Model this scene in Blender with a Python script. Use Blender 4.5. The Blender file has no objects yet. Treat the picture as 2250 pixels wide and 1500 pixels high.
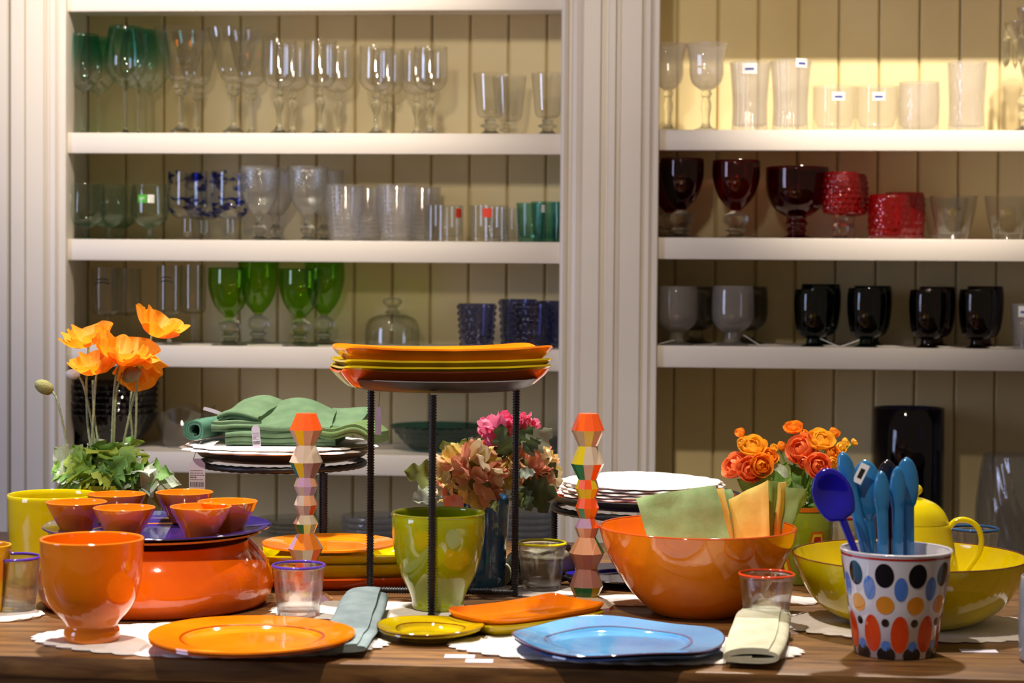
import bpy, bmesh, math, random
from mathutils import Vector, Matrix, noise
PI = math.pi
RND = random.Random(11)
SC = bpy.context.scene
COL = SC.collection

# ------------------------------------------------------------------ camera
F = 4230.0                                   # focal length in pixels of the 2250 x 1500 frame
YAW, PITCH, ROLL = math.radians(4.5), math.atan(133 / F), 0.0080
ZT = 0.78                                    # table top height
CAM = Vector((0.0, 0.0, ZT + 0.50))
RM = (Matrix.Rotation(YAW, 3, 'Z') @ Matrix.Rotation(PI / 2 - PITCH, 3, 'X') @ Matrix.Rotation(ROLL, 3, 'Z'))
FWD = RM @ Vector((0, 0, -1))
cam = bpy.data.cameras.new('camera')
cam.sensor_fit = 'HORIZONTAL'
cam.sensor_width = 36.0
cam.lens = F / 2250 * 36.0
cam.clip_start, cam.clip_end = 0.05, 60
cam.dof.use_dof = True
cam.dof.focus_distance = 3.12
cam.dof.aperture_fstop = 5.4
camo = bpy.data.objects.new('camera', cam)
COL.objects.link(camo)
camo.matrix_world = Matrix.Translation(CAM) @ RM.to_4x4()
SC.camera = camo

# ------------------------------------------------------------------ world, lamps, exposure
SC.view_settings.view_transform = 'Standard'
SC.view_settings.look = 'None'
SC.view_settings.gamma = 1.0
SC.view_settings.use_curve_mapping = False
SC.view_settings.exposure = 0.0
SC.cycles.max_bounces = 9
SC.cycles.diffuse_bounces = 3
SC.cycles.glossy_bounces = 3
SC.cycles.use_adaptive_sampling = True
SC.cycles.adaptive_threshold = 0.05
SC.cycles.transparent_max_bounces = 36
SC.cycles.transmission_bounces = 8
SC.cycles.caustics_reflective = False
SC.cycles.caustics_refractive = False
W = bpy.data.worlds.new('room_light')
SC.world = W
W.use_nodes = True
W.node_tree.nodes['Background'].inputs[0].default_value = (1.0, 0.80, 0.56, 1)
W.node_tree.nodes['Background'].inputs[1].default_value = 0.17

def spot(name, loc, target, watt, size, blend, col, radius=0.045):
    l = bpy.data.lights.new(name, 'SPOT')
    l.energy, l.spot_size, l.spot_blend, l.color, l.shadow_soft_size = watt, math.radians(size), blend, col, radius
    o = bpy.data.objects.new(name, l)
    COL.objects.link(o)
    o.location = loc
    o.rotation_euler = (Vector(target) - Vector(loc)).to_track_quat('-Z', 'Y').to_euler()
    return o
WARM = (1.0, 0.86, 0.68)
NEUT = (1.0, 0.93, 0.84)
# assumed, unseen ceiling track spots: two on the cabinets, three on the table
spot('assumed_spot_shelf_a', (-1.05, 2.95, 3.12), (-1.05, 4.4, 1.95), 270, 46, 0.9, WARM)
spot('assumed_spot_shelf_b', (0.75, 2.85, 3.05), (0.62, 4.4, 1.95), 390, 34, 0.75, WARM)
spot('assumed_spot_table_a', (-1.00, 3.22, 2.95), (-0.70, 2.95, 0.90), 340, 46, 0.6, NEUT)
spot('assumed_spot_table_b', (0.30, 3.70, 2.95), (0.02, 2.95, 0.85), 250, 40, 0.6, NEUT)
spot('assumed_spot_table_c', (-0.42, 1.65, 3.00), (-0.30, 3.05, 1.00), 190, 58, 0.8, WARM)  # assumed front lamp, added as fill on flowers and napkins
spot('front_fill_spot', (-0.45, 0.25, 2.30), (-0.45, 4.4, 2.08), 230, 28, 1.0, WARM, 0.12)  # added fill lamp above the viewpoint, brightens the upper shelf backs
# assumed window far to the left, out of view, added as cool area light
a = bpy.data.lights.new('assumed_window_light', 'AREA')
a.shape, a.size, a.size_y, a.energy, a.color = 'RECTANGLE', 1.0, 1.9, 55, (0.55, 0.64, 1.0)
ao = bpy.data.objects.new('assumed_window_light', a)
COL.objects.link(ao)
ao.location = (-3.9, 1.2, 1.6)
ao.rotation_euler = (Vector((0, 3.3, 1.1)) - ao.location).to_track_quat('-Z', 'Y').to_euler()

# ------------------------------------------------------------------ pixel helpers (photograph pixel -> place in the room)
def ray(px, py):
    return RM @ Vector(((px - 1125) / F, -(py - 750) / F, -1.0))
def onZ(px, py, z=ZT):
    d = ray(px, py)
    return CAM + d * ((z - CAM.z) / d.z)
def onY(px, py, Y):
    d = ray(px, py)
    return CAM + d * ((Y - CAM.y) / d.y)
def onD(px, py, D):
    return CAM + ray(px, py) * D
def depth(p):
    return (Vector(p) - CAM).dot(FWD)
def scl(p):
    return depth(p) / F

# ------------------------------------------------------------------ materials
def lin(h):
    h = h.lstrip('#')
    o = []
    for i in (0, 2, 4):
        c = int(h[i:i + 2], 16) / 255
        o.append(c / 12.92 if c <= 0.04045 else ((c + 0.055) / 1.055) ** 2.4)
    return (o[0], o[1], o[2], 1.0)
MATS = {}
def newmat(name):
    m = bpy.data.materials.new(name)
    m.use_nodes = True
    nt = m.node_tree
    nt.nodes.clear()
    out = nt.nodes.new('ShaderNodeOutputMaterial')
    return m, nt, out
def N(nt, t, **kw):
    n = nt.nodes.new('ShaderNode' + t)
    for k, v in kw.items():
        setattr(n, k, v)
    return n
def pbr(name, col, rough=0.5, metal=0.0, var=0.06, vscale=30, bump=0.0, bscale=200, coat=0.0, col2=None, trans=0.0, sss=0.0, spec=0.5, stretch=None):
    if name in MATS:
        return MATS[name]
    m, nt, out = newmat(name)
    p = N(nt, 'BsdfPrincipled')
    p.inputs['Roughness'].default_value = rough
    p.inputs['Metallic'].default_value = metal
    p.inputs['Coat Weight'].default_value = coat
    p.inputs['Coat Roughness'].default_value = 0.03
    p.inputs['Specular IOR Level'].default_value = spec
    if sss:
        p.inputs['Subsurface Weight'].default_value = sss
        p.inputs['Subsurface Radius'].default_value = (0.01, 0.005, 0.003)
    c = lin(col)
    c2 = lin(col2) if col2 else tuple(x * (1 - var * 2.2) for x in c[:3]) + (1,)
    tc = N(nt, 'TexCoord')
    mp = N(nt, 'Mapping')
    if stretch:
        mp.inputs['Scale'].default_value = stretch
    nz = N(nt, 'TexNoise')
    nz.inputs['Scale'].default_value = vscale
    nz.inputs['Detail'].default_value = 4
    rp = N(nt, 'ValToRGB')
    rp.color_ramp.elements[0].position, rp.color_ramp.elements[1].position = 0.35, 0.65
    rp.color_ramp.elements[0].color, rp.color_ramp.elements[1].color = c2, c
    L = nt.links.new
    L(tc.outputs['Object'], mp.inputs[0]); L(mp.outputs[0], nz.inputs['Vector'])
    L(nz.outputs['Fac'], rp.inputs['Fac']); L(rp.outputs[0], p.inputs['Base Color'])
    if bump:
        nb = N(nt, 'TexNoise'); nb.inputs['Scale'].default_value = bscale; nb.inputs['Detail'].default_value = 3
        b = N(nt, 'Bump'); b.inputs['Strength'].default_value = bump; b.inputs['Distance'].default_value = 0.002
        L(mp.outputs[0], nb.inputs['Vector']); L(nb.outputs['Fac'], b.inputs['Height']); L(b.outputs[0], p.inputs['Normal'])
    if trans:
        t = N(nt, 'BsdfTranslucent'); mx = N(nt, 'MixShader'); mx.inputs[0].default_value = trans
        L(rp.outputs[0], t.inputs[0]); L(p.outputs[0], mx.inputs[1]); L(t.outputs[0], mx.inputs[2]); L(mx.outputs[0], out.inputs[0])
    else:
        L(p.outputs[0], out.inputs[0])
    MATS[name] = m
    return m
def glaze(name, col, col2=None, rough=0.07, var=0.08, vscale=14, bump=0.12, bscale=45):
    return pbr(name, col, rough, 0, var, vscale, bump, bscale, 0.4, col2)
def glass(name, tint=(0.965, 0.97, 0.96), edge=None, frost=0.0, frostcol=(0.85, 0.85, 0.85), rough=0.035, gl=1.0, grad=None, brush=None, iorv=1.5):
    """walls of a drinking glass: tinted clear body, mirror reflection growing to the edges; grad = (z0, z1, tint at z1) along its height"""
    if name in MATS:
        return MATS[name]
    m, nt, out = newmat(name)
    L = nt.links.new
    tint = tuple(x ** .5 for x in tint)
    edge = tuple(x ** .5 for x in edge) if edge else None
    frost *= .5
    if grad:
        grad = (grad[0], grad[1], tuple(x ** .5 for x in grad[2]))
    if brush:
        brush = (tuple(x ** .6 for x in brush[0]), brush[1])
    edge = edge or tuple(x ** 2.6 * 0.92 for x in tint)
    lw = N(nt, 'LayerWeight'); lw.inputs['Blend'].default_value = 0.35
    pw = N(nt, 'Math', operation='POWER'); pw.inputs[1].default_value = 2.2
    L(lw.outputs['Facing'], pw.inputs[0])
    mc = N(nt, 'MixRGB')
    mc.inputs[1].default_value = tint + (1,); mc.inputs[2].default_value = edge + (1,)
    L(pw.outputs[0], mc.inputs[0])
    colsock = mc.outputs[0]
    tc = N(nt, 'TexCoord')
    if grad:
        sx = N(nt, 'SeparateXYZ'); L(tc.outputs['Object'], sx.inputs[0])
        mr = N(nt, 'MapRange'); mr.inputs[1].default_value = grad[0]; mr.inputs[2].default_value = grad[1]
        L(sx.outputs[2], mr.inputs[0])
        mg = N(nt, 'MixRGB'); L(mr.outputs[0], mg.inputs[0]); L(colsock, mg.inputs[1]); mg.inputs[2].default_value = grad[2] + (1,)
        colsock = mg.outputs[0]
    if brush:
        mp = N(nt, 'Mapping'); mp.inputs['Scale'].default_value = (14, 14, 30); mp.inputs['Rotation'].default_value = (0.5, 0.4, 0)
        nz = N(nt, 'TexNoise'); nz.inputs['Scale'].default_value = 1.6; nz.inputs['Detail'].default_value = 2
        L(tc.outputs['Object'], mp.inputs[0]); L(mp.outputs[0], nz.inputs['Vector'])
        rp = N(nt, 'ValToRGB'); rp.color_ramp.elements[0].position = brush[1]; rp.color_ramp.elements[1].position = brush[1] + 0.06
        rp.color_ramp.elements[0].color, rp.color_ramp.elements[1].color = (0, 0, 0, 1), (1, 1, 1, 1)
        L(nz.outputs['Fac'], rp.inputs[0])
        mb = N(nt, 'MixRGB'); L(rp.outputs[0], mb.inputs[0]); L(colsock, mb.inputs[1]); mb.inputs[2].default_value = brush[0] + (1,)
        colsock = mb.outputs[0]
    tr = N(nt, 'BsdfTransparent'); L(colsock, tr.inputs[0])
    body = tr.outputs[0]
    if frost:
        df = N(nt, 'BsdfDiffuse'); df.inputs[0].default_value = frostcol + (1,)
        tl = N(nt, 'BsdfTranslucent'); tl.inputs[0].default_value = frostcol + (1,)
        m1 = N(nt, 'MixShader'); m1.inputs[0].default_value = 0.5
        L(df.outputs[0], m1.inputs[1]); L(tl.outputs[0], m1.inputs[2])
        m2 = N(nt, 'MixShader'); m2.inputs[0].default_value = frost
        L(body, m2.inputs[1]); L(m1.outputs[0], m2.inputs[2]); body = m2.outputs[0]
    lf = N(nt, 'LayerWeight'); lf.inputs['Blend'].default_value = 0.5
    p5 = N(nt, 'Math', operation='POWER'); p5.inputs[1].default_value = 4.0; L(lf.outputs['Facing'], p5.inputs[0])
    gm = N(nt, 'Math', operation='MULTIPLY_ADD'); gm.inputs[1].default_value = 0.5; gm.inputs[2].default_value = 0.045 * gl; L(p5.outputs[0], gm.inputs[0])
    go = N(nt, 'BsdfGlossy'); go.inputs['Roughness'].default_value = rough
    mx = N(nt, 'MixShader'); L(gm.outputs[0], mx.inputs[0]); L(body, mx.inputs[1]); L(go.outputs[0], mx.inputs[2])
    L(mx.outputs[0], out.inputs[0])
    MATS[name] = m
    return m
def solid_glass(name, tint=(1, 1, 1), rough=0.0):
    if name in MATS:
        return MATS[name]
    m, nt, out = newmat(name)
    g = N(nt, 'BsdfGlass'); g.inputs[0].default_value = tint + (1,); g.inputs['Roughness'].default_value = rough; g.inputs['IOR'].default_value = 1.48
    t = N(nt, 'BsdfTransparent'); t.inputs[0].default_value = tint + (1,)
    mx = N(nt, 'MixShader'); mx.inputs[0].default_value = 0.35
    nt.links.new(g.outputs[0], mx.inputs[1]); nt.links.new(t.outputs[0], mx.inputs[2]); nt.links.new(mx.outputs[0], out.inputs[0])
    MATS[name] = m
    return m

# ------------------------------------------------------------------ mesh builder
def spl(pts, n=5):
    """smooth a polyline (Catmull-Rom)"""
    o = []
    P = [Vector(p) for p in pts]
    for i in range(len(P) - 1):
        a, b, c, d = P[max(i - 1, 0)], P[i], P[i + 1], P[min(i + 2, len(P) - 1)]
        for k in range(n):
            t = k / n
            o.append(0.5 * ((2 * b) + (c - a) * t + (2 * a - 5 * b + 4 * c - d) * t * t + (3 * b - a - 3 * c + d) * t ** 3))
    o.append(P[-1])
    return o
class MB:
    def __init__(s):
        s.v, s.f, s.mi = [], [], []
    def add(s, v, f, mi=0, mtx=None):
        b = len(s.v)
        s.v += [tuple(mtx @ Vector(p)) for p in v] if mtx else [tuple(p) for p in v]
        s.f += [tuple(i + b for i in q) for q in f]
        s.mi += [mi] * len(f)
        return s
    def lathe(s, prof, seg=32, mod=None, mi=0, mtx=None, start=0.0):
        v, f, rows = [], [], []
        for (r, z) in prof:
            if r <= 1e-7:
                rows.append([len(v)] * seg); v.append((0, 0, z)); continue
            row = []
            for j in range(seg):
                th = start + 2 * PI * j / seg
                rr, zz = r, z
                if mod:
                    q = mod(th, z, r)
                    rr, zz = q if isinstance(q, tuple) else (q, z)
                row.append(len(v)); v.append((rr * math.cos(th), rr * math.sin(th), zz))
            rows.append(row)
        for a, b in zip(rows[:-1], rows[1:]):
            for j in range(seg):
                k = (j + 1) % seg
                q = []
                for i in (a[j], a[k], b[k], b[j]):
                    if i not in q:
                        q.append(i)
                if len(q) > 2:
                    f.append(q)
        return s.add(v, f, mi, mtx)
    def tube(s, pts, rad, seg=8, mi=0, caps=True, mtx=None, closed=False, flat=1.0):
        P = [Vector(p) for p in pts]
        n = len(P)
        rad = rad if hasattr(rad, '__len__') else [rad] * n
        v, f = [], []
        up = None
        for i in range(n):
            if closed:
                t = P[(i + 1) % n] - P[i - 1]
            else:
                t = P[min(i + 1, n - 1)] - P[max(i - 1, 0)]
            t.normalize()
            if up is None:
                up = Vector((0, 0, 1)) if abs(t.z) < 0.9 else Vector((1, 0, 0))
            x = up.cross(t)
            if x.length < 1e-6:
                x = Vector((1, 0, 0))
            x.normalize()
            y = t.cross(x).normalized()
            up = y
            for j in range(seg):
                a = 2 * PI * j / seg
                v.append(P[i] + (x * math.cos(a) + y * math.sin(a) * flat) * rad[i])
        m = n if closed else n - 1
        for i in range(m):
            k = (i + 1) % n
            for j in range(seg):
                l = (j + 1) % seg
                f.append((i * seg + j, i * seg + l, k * seg + l, k * seg + j))
        if caps and not closed:
            f.append(tuple(range(seg - 1, -1, -1)))
            f.append(tuple((n - 1) * seg + j for j in range(seg)))
        return s.add(v, f, mi, mtx)
    def box(s, x0, x1, y0, y1, z0, z1, mi=0, bev=0.0, mtx=None):
        if bev <= 0:
            v = [(x, y, z) for z in (z0, z1) for y in (y0, y1) for x in (x0, x1)]
            return s.add(v, [(0, 2, 3, 1), (4, 5, 7, 6), (0, 1, 5, 4), (2, 6, 7, 3), (0, 4, 6, 2), (1, 3, 7, 5)], mi, mtx)
        bm = bmesh.new()
        bmesh.ops.create_cube(bm, size=1.0)
        for q in bm.verts:
            q.co = Vector(((x0 + x1) / 2 + q.co.x * (x1 - x0), (y0 + y1) / 2 + q.co.y * (y1 - y0), (z0 + z1) / 2 + q.co.z * (z1 - z0)))
        bmesh.ops.bevel(bm, geom=bm.edges[:], offset=bev, segments=2, profile=0.5, affect='EDGES')
        bm.verts.index_update()
        v = [tuple(q.co) for q in bm.verts]
        f = [tuple(q.index for q in fc.verts) for fc in bm.faces]
        bm.free()
        return s.add(v, f, mi, mtx)
    def grid(s, fn, nu, nv, mi=0, mtx=None, wrapu=False):
        v = [fn(i / nu if wrapu else i / nu, j / nv) for j in range(nv + 1) for i in range(nu if wrapu else nu + 1)]
        w = nu if wrapu else nu + 1
        f = []
        for j in range(nv):
            for i in range(nu):
                a, b = i, (i + 1) % w
                f.append((j * w + a, j * w + b, (j + 1) * w + b, (j + 1) * w + a))
        return s.add(v, f, mi, mtx)
    def prism(s, outline, z0, z1, mi=0, mtx=None):
        n = len(outline)
        v = [(x, y, z0) for x, y in outline] + [(x, y, z1) for x, y in outline]
        f = [tuple(range(n - 1, -1, -1)), tuple(range(n, 2 * n))] + [(i, (i + 1) % n, n + (i + 1) % n, n + i) for i in range(n)]
        return s.add(v, f, mi, mtx)
    def mesh(s, name, mats, smooth=35):
        me = bpy.data.meshes.new(name)
        me.from_pydata(s.v, [], s.f)
        for m in (mats if isinstance(mats, (list, tuple)) else [mats]):
            me.materials.append(m)
        if any(s.mi):
            me.polygons.foreach_set('material_index', s.mi)
        if smooth:
            me.shade_smooth()
            me.set_sharp_from_angle(angle=math.radians(smooth))
        me.update()
        return me

def link(name, me, parent=None, mtx=None, label=None):
    o = bpy.data.objects.new(name, me)
    COL.objects.link(o)
    if parent is not None:
        o.parent = parent
    if mtx is not None:
        o.matrix_basis = mtx if isinstance(mtx, Matrix) else Matrix.Translation(mtx)
    if label:
        o['label'] = label
    return o
def part(name, mb, mats, parent, smooth=35, label=None, mtx=None):
    return link(name, mb.mesh(name, mats, smooth), parent, mtx, label)
def tag(o, label, cat, group=None):
    o['label'], o['category'] = label, cat
    if group:
        o['group'] = group
    return o
def thing(name, label, cat, loc=(0, 0, 0), rotz=0.0, group=None):
    o = bpy.data.objects.new(name, None)
    o.empty_display_size = 0.02
    COL.objects.link(o)
    o.location = loc
    o.rotation_euler = (0, 0, rotz)
    return tag(o, label, cat, group)
def solo(name, mb, mats, label, cat, loc=(0, 0, 0), rotz=0.0, group=None, smooth=35):
    o = link(name, mb.mesh(name, mats, smooth))
    o.location = loc
    o.rotation_euler = (0, 0, rotz)
    return tag(o, label, cat, group)
def copy_tree(o, parent=None):
    c = o.copy()
    COL.objects.link(c)
    c.parent = parent
    for ch in list(o.children):
        copy_tree(ch, c)
    return c
def struct(name, mb, mats, smooth=35, label=None):
    o = link(name, mb.mesh(name, mats, smooth))
    o['kind'] = 'structure'
    if label:
        o['label'] = label
    return o
def wall_profile(outer, t, floor, lip=True):
    """closed profile of a vessel from its outer outline [(r, h) ...]"""
    top = outer[-1]
    inner = []
    for k, (r, h) in enumerate(outer):
        if h > floor + t * 0.3:
            inner.append((max(r - t, 0.0005), h))
    inner = inner[::-1]
    pr = [(0, outer[0][1])] + list(outer)
    if lip:
        pr += [(top[0] - t * 0.25, top[1] + t * 0.28), (top[0] - t * 0.75, top[1] + t * 0.28)]
    pr += inner
    rf = outer[0][0]
    for (r0, h0), (r1, h1) in zip(outer[:-1], outer[1:]):
        if h0 <= floor <= h1 and h1 > h0:
            rf = r0 + (r1 - r0) * (floor - h0) / (h1 - h0)
    if inner:
        pr.append((max(min(rf - t, inner[-1][0]) * 0.96, 0.0004), floor + t * 0.1))
    pr.append((0, floor))
    return pr

# ================================================================== the room: floor, cabinets, trims
YF, YB = 4.40, 4.72
paint = pbr('cabinet_paint', '#E9E2DA', 0.42, var=0.012, vscale=6, bump=0.05, bscale=60)
plankm = pbr('plank_paint', '#E8D6A2', 0.5, var=0.03, vscale=5, bump=0.05, bscale=40)
floorm = pbr('floor_wood', '#5A4030', 0.45, var=0.2, vscale=4, stretch=(1, 8, 1))
wallm = pbr('wall_paint', '#B9A78C', 0.8, var=0.02)
ZTOP = 2.75

def XF(px, py=420, Y=YF):
    return onY(px, py, Y).x
def extrude_trim(pts, z0, z1, back=0.05):
    """vertical moulding from (pixel column, how far it stands proud)"""
    mb = MB()
    pr = [(XF(p), YF - d) for p, d in pts]
    pr = [(pr[0][0], YF + back)] + pr + [(pr[-1][0], YF + back)]
    n = len(pr)
    v = [(x, y, z0) for x, y in pr] + [(x, y, z1) for x, y in pr]
    f = [(i, i + 1, n + i + 1, n + i) for i in range(n - 1)]
    mb.add(v, f)
    return mb
mb = MB().box(-4, 4, -0.5, 5.2, -0.05, 0.0)
struct('floor', mb, floorm, 0)
mb = MB().box(-4, 4, 4.90, 5.0, 0.0, 3.2)
struct('wall_back', mb, wallm, 0)
struct('trim_1', extrude_trim([(-120, .012), (19, .012), (21.5, .009)], 0, ZTOP), paint, 25)
struct('trim_2', extrude_trim([(26.5, .008), (28, .012), (57, .012), (58.5, .003), (61.5, .003), (63, .014), (99, .014), (102, .006), (106, .012), (110, .006), (114, .012),
       (125, .014), (129, .005), (133, .010), (147, .010), (148.5, .006)], 0, ZTOP), paint, 25)
struct('trim_3', extrude_trim([(1231, .008), (1233, .012), (1239, .016), (1246, .012), (1249, .003), (1254, .003), (1258, .012), (1266, .015), (1274, .012), (1277, .008), (1281, .019), (1317, .019),
       (1320, .006), (1334, .006), (1336, .016), (1350, .016), (1353, -.002), (1361, -.002), (1363, .019), (1407, .019), (1411, .010), (1426, .013), (1432, .004), (1437, .011), (1445, .011), (1447, .007)], 0, ZTOP), paint, 25)

struct('trim_4', extrude_trim([(2450, .008), (2452, .014), (2490, .019), (2600, .019), (2604, .010)], 0, ZTOP), paint, 25)
def cabinet(name, label, x_open0, x_open1, x_in0, x_in1, shelves, groove0, pitch, nplank, ztop_extra):
    """x_* in metres; shelves = [(z top, z bottom)]; grooves in pixel columns on the back"""
    root = thing(name, label, 'cabinet', ((x_open0 + x_open1) / 2, (YF + YB) / 2, 0))
    o = root.location.copy()
    T = Matrix.Translation(-o)
    part('side_panel', MB().box(x_in0 - .02, x_in0, YF + .012, YB + .03, 0, ZTOP, mtx=T), paint, root, 0)
    part('side_panel', MB().box(x_in1, x_in1 + .02, YF + .012, YB + .03, 0, ZTOP, mtx=T), paint, root, 0)
    part('back_board', MB().box(x_in0, x_in1, YB + .014, YB + .03, 0, ZTOP, mtx=T), plankm, root, 0)
    for zt, zb in shelves:
        sh = part('shelf', MB().box(x_in0 + .0005, x_in1 - .0005, YF + .0235, YB - .001, zt - .012, zt, mtx=T), paint, root, 0)
        part('nosing', MB().box(x_in0 + .0005, x_in1 - .0005, YF + .003, YF + .023, zb, zt + .0005, bev=.003, mtx=T), paint, sh, 30)
    xs = [XF(groove0 + pitch * k, 600, YB) for k in range(nplank + 1)]
    zb0 = shelves[-1][0]
    for k in range(nplank):
        a, b = max(xs[k], x_in0) + .0015, min(xs[k + 1], x_in1) - .0015
        if b - a < .01:
            continue
        c = .0045
        pr = [(a, YB + .014), (a, YB + c), (a + c, YB), (b - c, YB), (b, YB + c), (b, YB + .014)]
        n = len(pr)
        m = MB()
        m.add([(x, y, zb0 - .3) for x, y in pr] + [(x, y, ZTOP) for x, y in pr], [(i, i + 1, n + i + 1, n + i) for i in range(n - 1)], 0, T)
        part('plank', m, plankm, root, 0)
    part('base_panel', MB().box(x_in0, x_in1, YF + .004, YF + .024, 0.0, shelves[-1][1], mtx=T), paint, root, 0)
    return root
def zf(px, py):
    return onY(px, py, YF).z
ZL = {k: zf(690, y) for k, y in dict(T=-20, A=292.5, B=528.5, C=762.5, D=997.5, E=1230).items()}
ZLb = {k: zf(690, y) for k, y in dict(T=23.5, A=338, B=575.5, C=810, D=1043, E=1275).items()}
ZR = {k: zf(1850, y) for k, y in dict(T=-150, A=285.5, B=524, C=763.5, E=1232).items()}
ZRb = {k: zf(1850, y) for k, y in dict(T=-105, A=331, B=572, C=811.5, E=1277).items()}
cl = cabinet('display_cabinet', 'cream built-in cabinet with planked back holding green, blue and clear glassware on the left', XF(148.5), XF(1231), XF(191, 600, YB), XF(1231) + .035,
        [(ZL[k], ZLb[k]) for k in 'TABCDE'], 107.6 - .5, 83.9, 14, 0)
cabinet('display_cabinet', 'cream built-in cabinet with planked back holding red, dark and frosted glassware on the right', XF(1447), XF(2450), XF(1447) - .035, XF(2450),
        [(ZR[k], ZRb[k]) for k in 'TABCE'], 1394.5, 88.4, 12, 0)

# ------------------------------------------------------------------ the table
woodm, nt, out = newmat('table_wood')
L = nt.links.new
tc = N(nt, 'TexCoord'); mp = N(nt, 'Mapping'); mp.inputs['Scale'].default_value = (1.2, 9, 9)
nz = N(nt, 'TexNoise'); nz.inputs['Scale'].default_value = 7; nz.inputs['Detail'].default_value = 8; nz.inputs['Distortion'].default_value = 0.7
rp = N(nt, 'ValToRGB')
rp.color_ramp.elements[0].color, rp.color_ramp.elements[1].color = lin('#4A2C14'), lin('#8E6536')
rp.color_ramp.elements[0].position, rp.color_ramp.elements[1].position = 0.3, 0.72
p = N(nt, 'BsdfPrincipled'); p.inputs['Roughness'].default_value = 0.42
bp = N(nt, 'Bump'); bp.inputs['Strength'].default_value = 0.15; bp.inputs['Distance'].default_value = 0.002
L(tc.outputs['Object'], mp.inputs[0]); L(mp.outputs[0], nz.inputs['Vector']); L(nz.outputs['Fac'], rp.inputs[0]); L(rp.outputs[0], p.inputs['Base Color'])
L(nz.outputs['Fac'], bp.inputs['Height']); L(bp.outputs[0], p.inputs['Normal']); L(p.outputs[0], out.inputs[0])
TY0 = onZ(1125, 1466).y
TY1 = 3.68
tb = thing('display_table', 'long brown wooden table carrying the coloured tableware', 'table', (0, (TY0 + TY1) / 2, 0))
hy = (TY1 - TY0) / 2
yb = [-hy, -hy + .29, -hy + .58, -hy + .87, hy]
for k in range(4):
    part('top_plank', MB().box(-1.5, 1.5, yb[k] + .0004, yb[k + 1] - .0004, ZT - .030, ZT, bev=.0035), woodm, tb, 30)
part('apron', MB().box(-1.42, 1.42, -hy + .012, -hy + .035, ZT - .16, ZT - .0305), woodm, tb, 0)
part('apron', MB().box(-1.42, 1.42, hy - .05, hy - .025, ZT - .16, ZT - .0305), woodm, tb, 0)
for sx in (-1, 1):
    part('apron', MB().box(sx * 1.42 - .012, sx * 1.42 + .012, -hy + .036, hy - .051, ZT - .16, ZT - .0305), woodm, tb, 0)
    for sy in (-1, 1):
        cx, cy = sx * 1.37, sy * (hy - .09)
        part('leg', MB().box(cx - .035, cx + .035, cy - .035, cy + .035, 0, ZT - .031, bev=.006), woodm, tb, 30)

# ================================================================== glassware on the shelves
clear = glass('clear_glass', (0.97, 0.97, 0.96), edge=(.78, .77, .74), gl=1.9)
clearS = solid_glass('clear_stem', (0.97, 0.98, 0.96))
def flutes(n, a):
    return lambda th, z, r: r * (1 + a * math.cos(n * th))
def diamonds(n, zs, a):
    return lambda th, z, r: r * (1 + a * max(math.cos(n * th + z * zs), math.cos(n * th - z * zs)))
def rings(zs, a, n=0):
    return lambda th, z, r: r * (1 + a * math.cos(z * zs) + (a * .6 * math.cos(n * th) if n else 0))
def hobs(n, m, H, a):
    def fn(th, z, r):
        row = z / H * m
        k = math.floor(row)
        u = ((th * n / (2 * PI) + (0.5 if k % 2 else 0)) % 1.0 - .5) * 2
        w = ((row % 1.0) - .5) * 2
        d = u * u + w * w
        return r * (1 + a * math.sqrt(max(0.0, 1 - d * 1.5)))
    return fn
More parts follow.
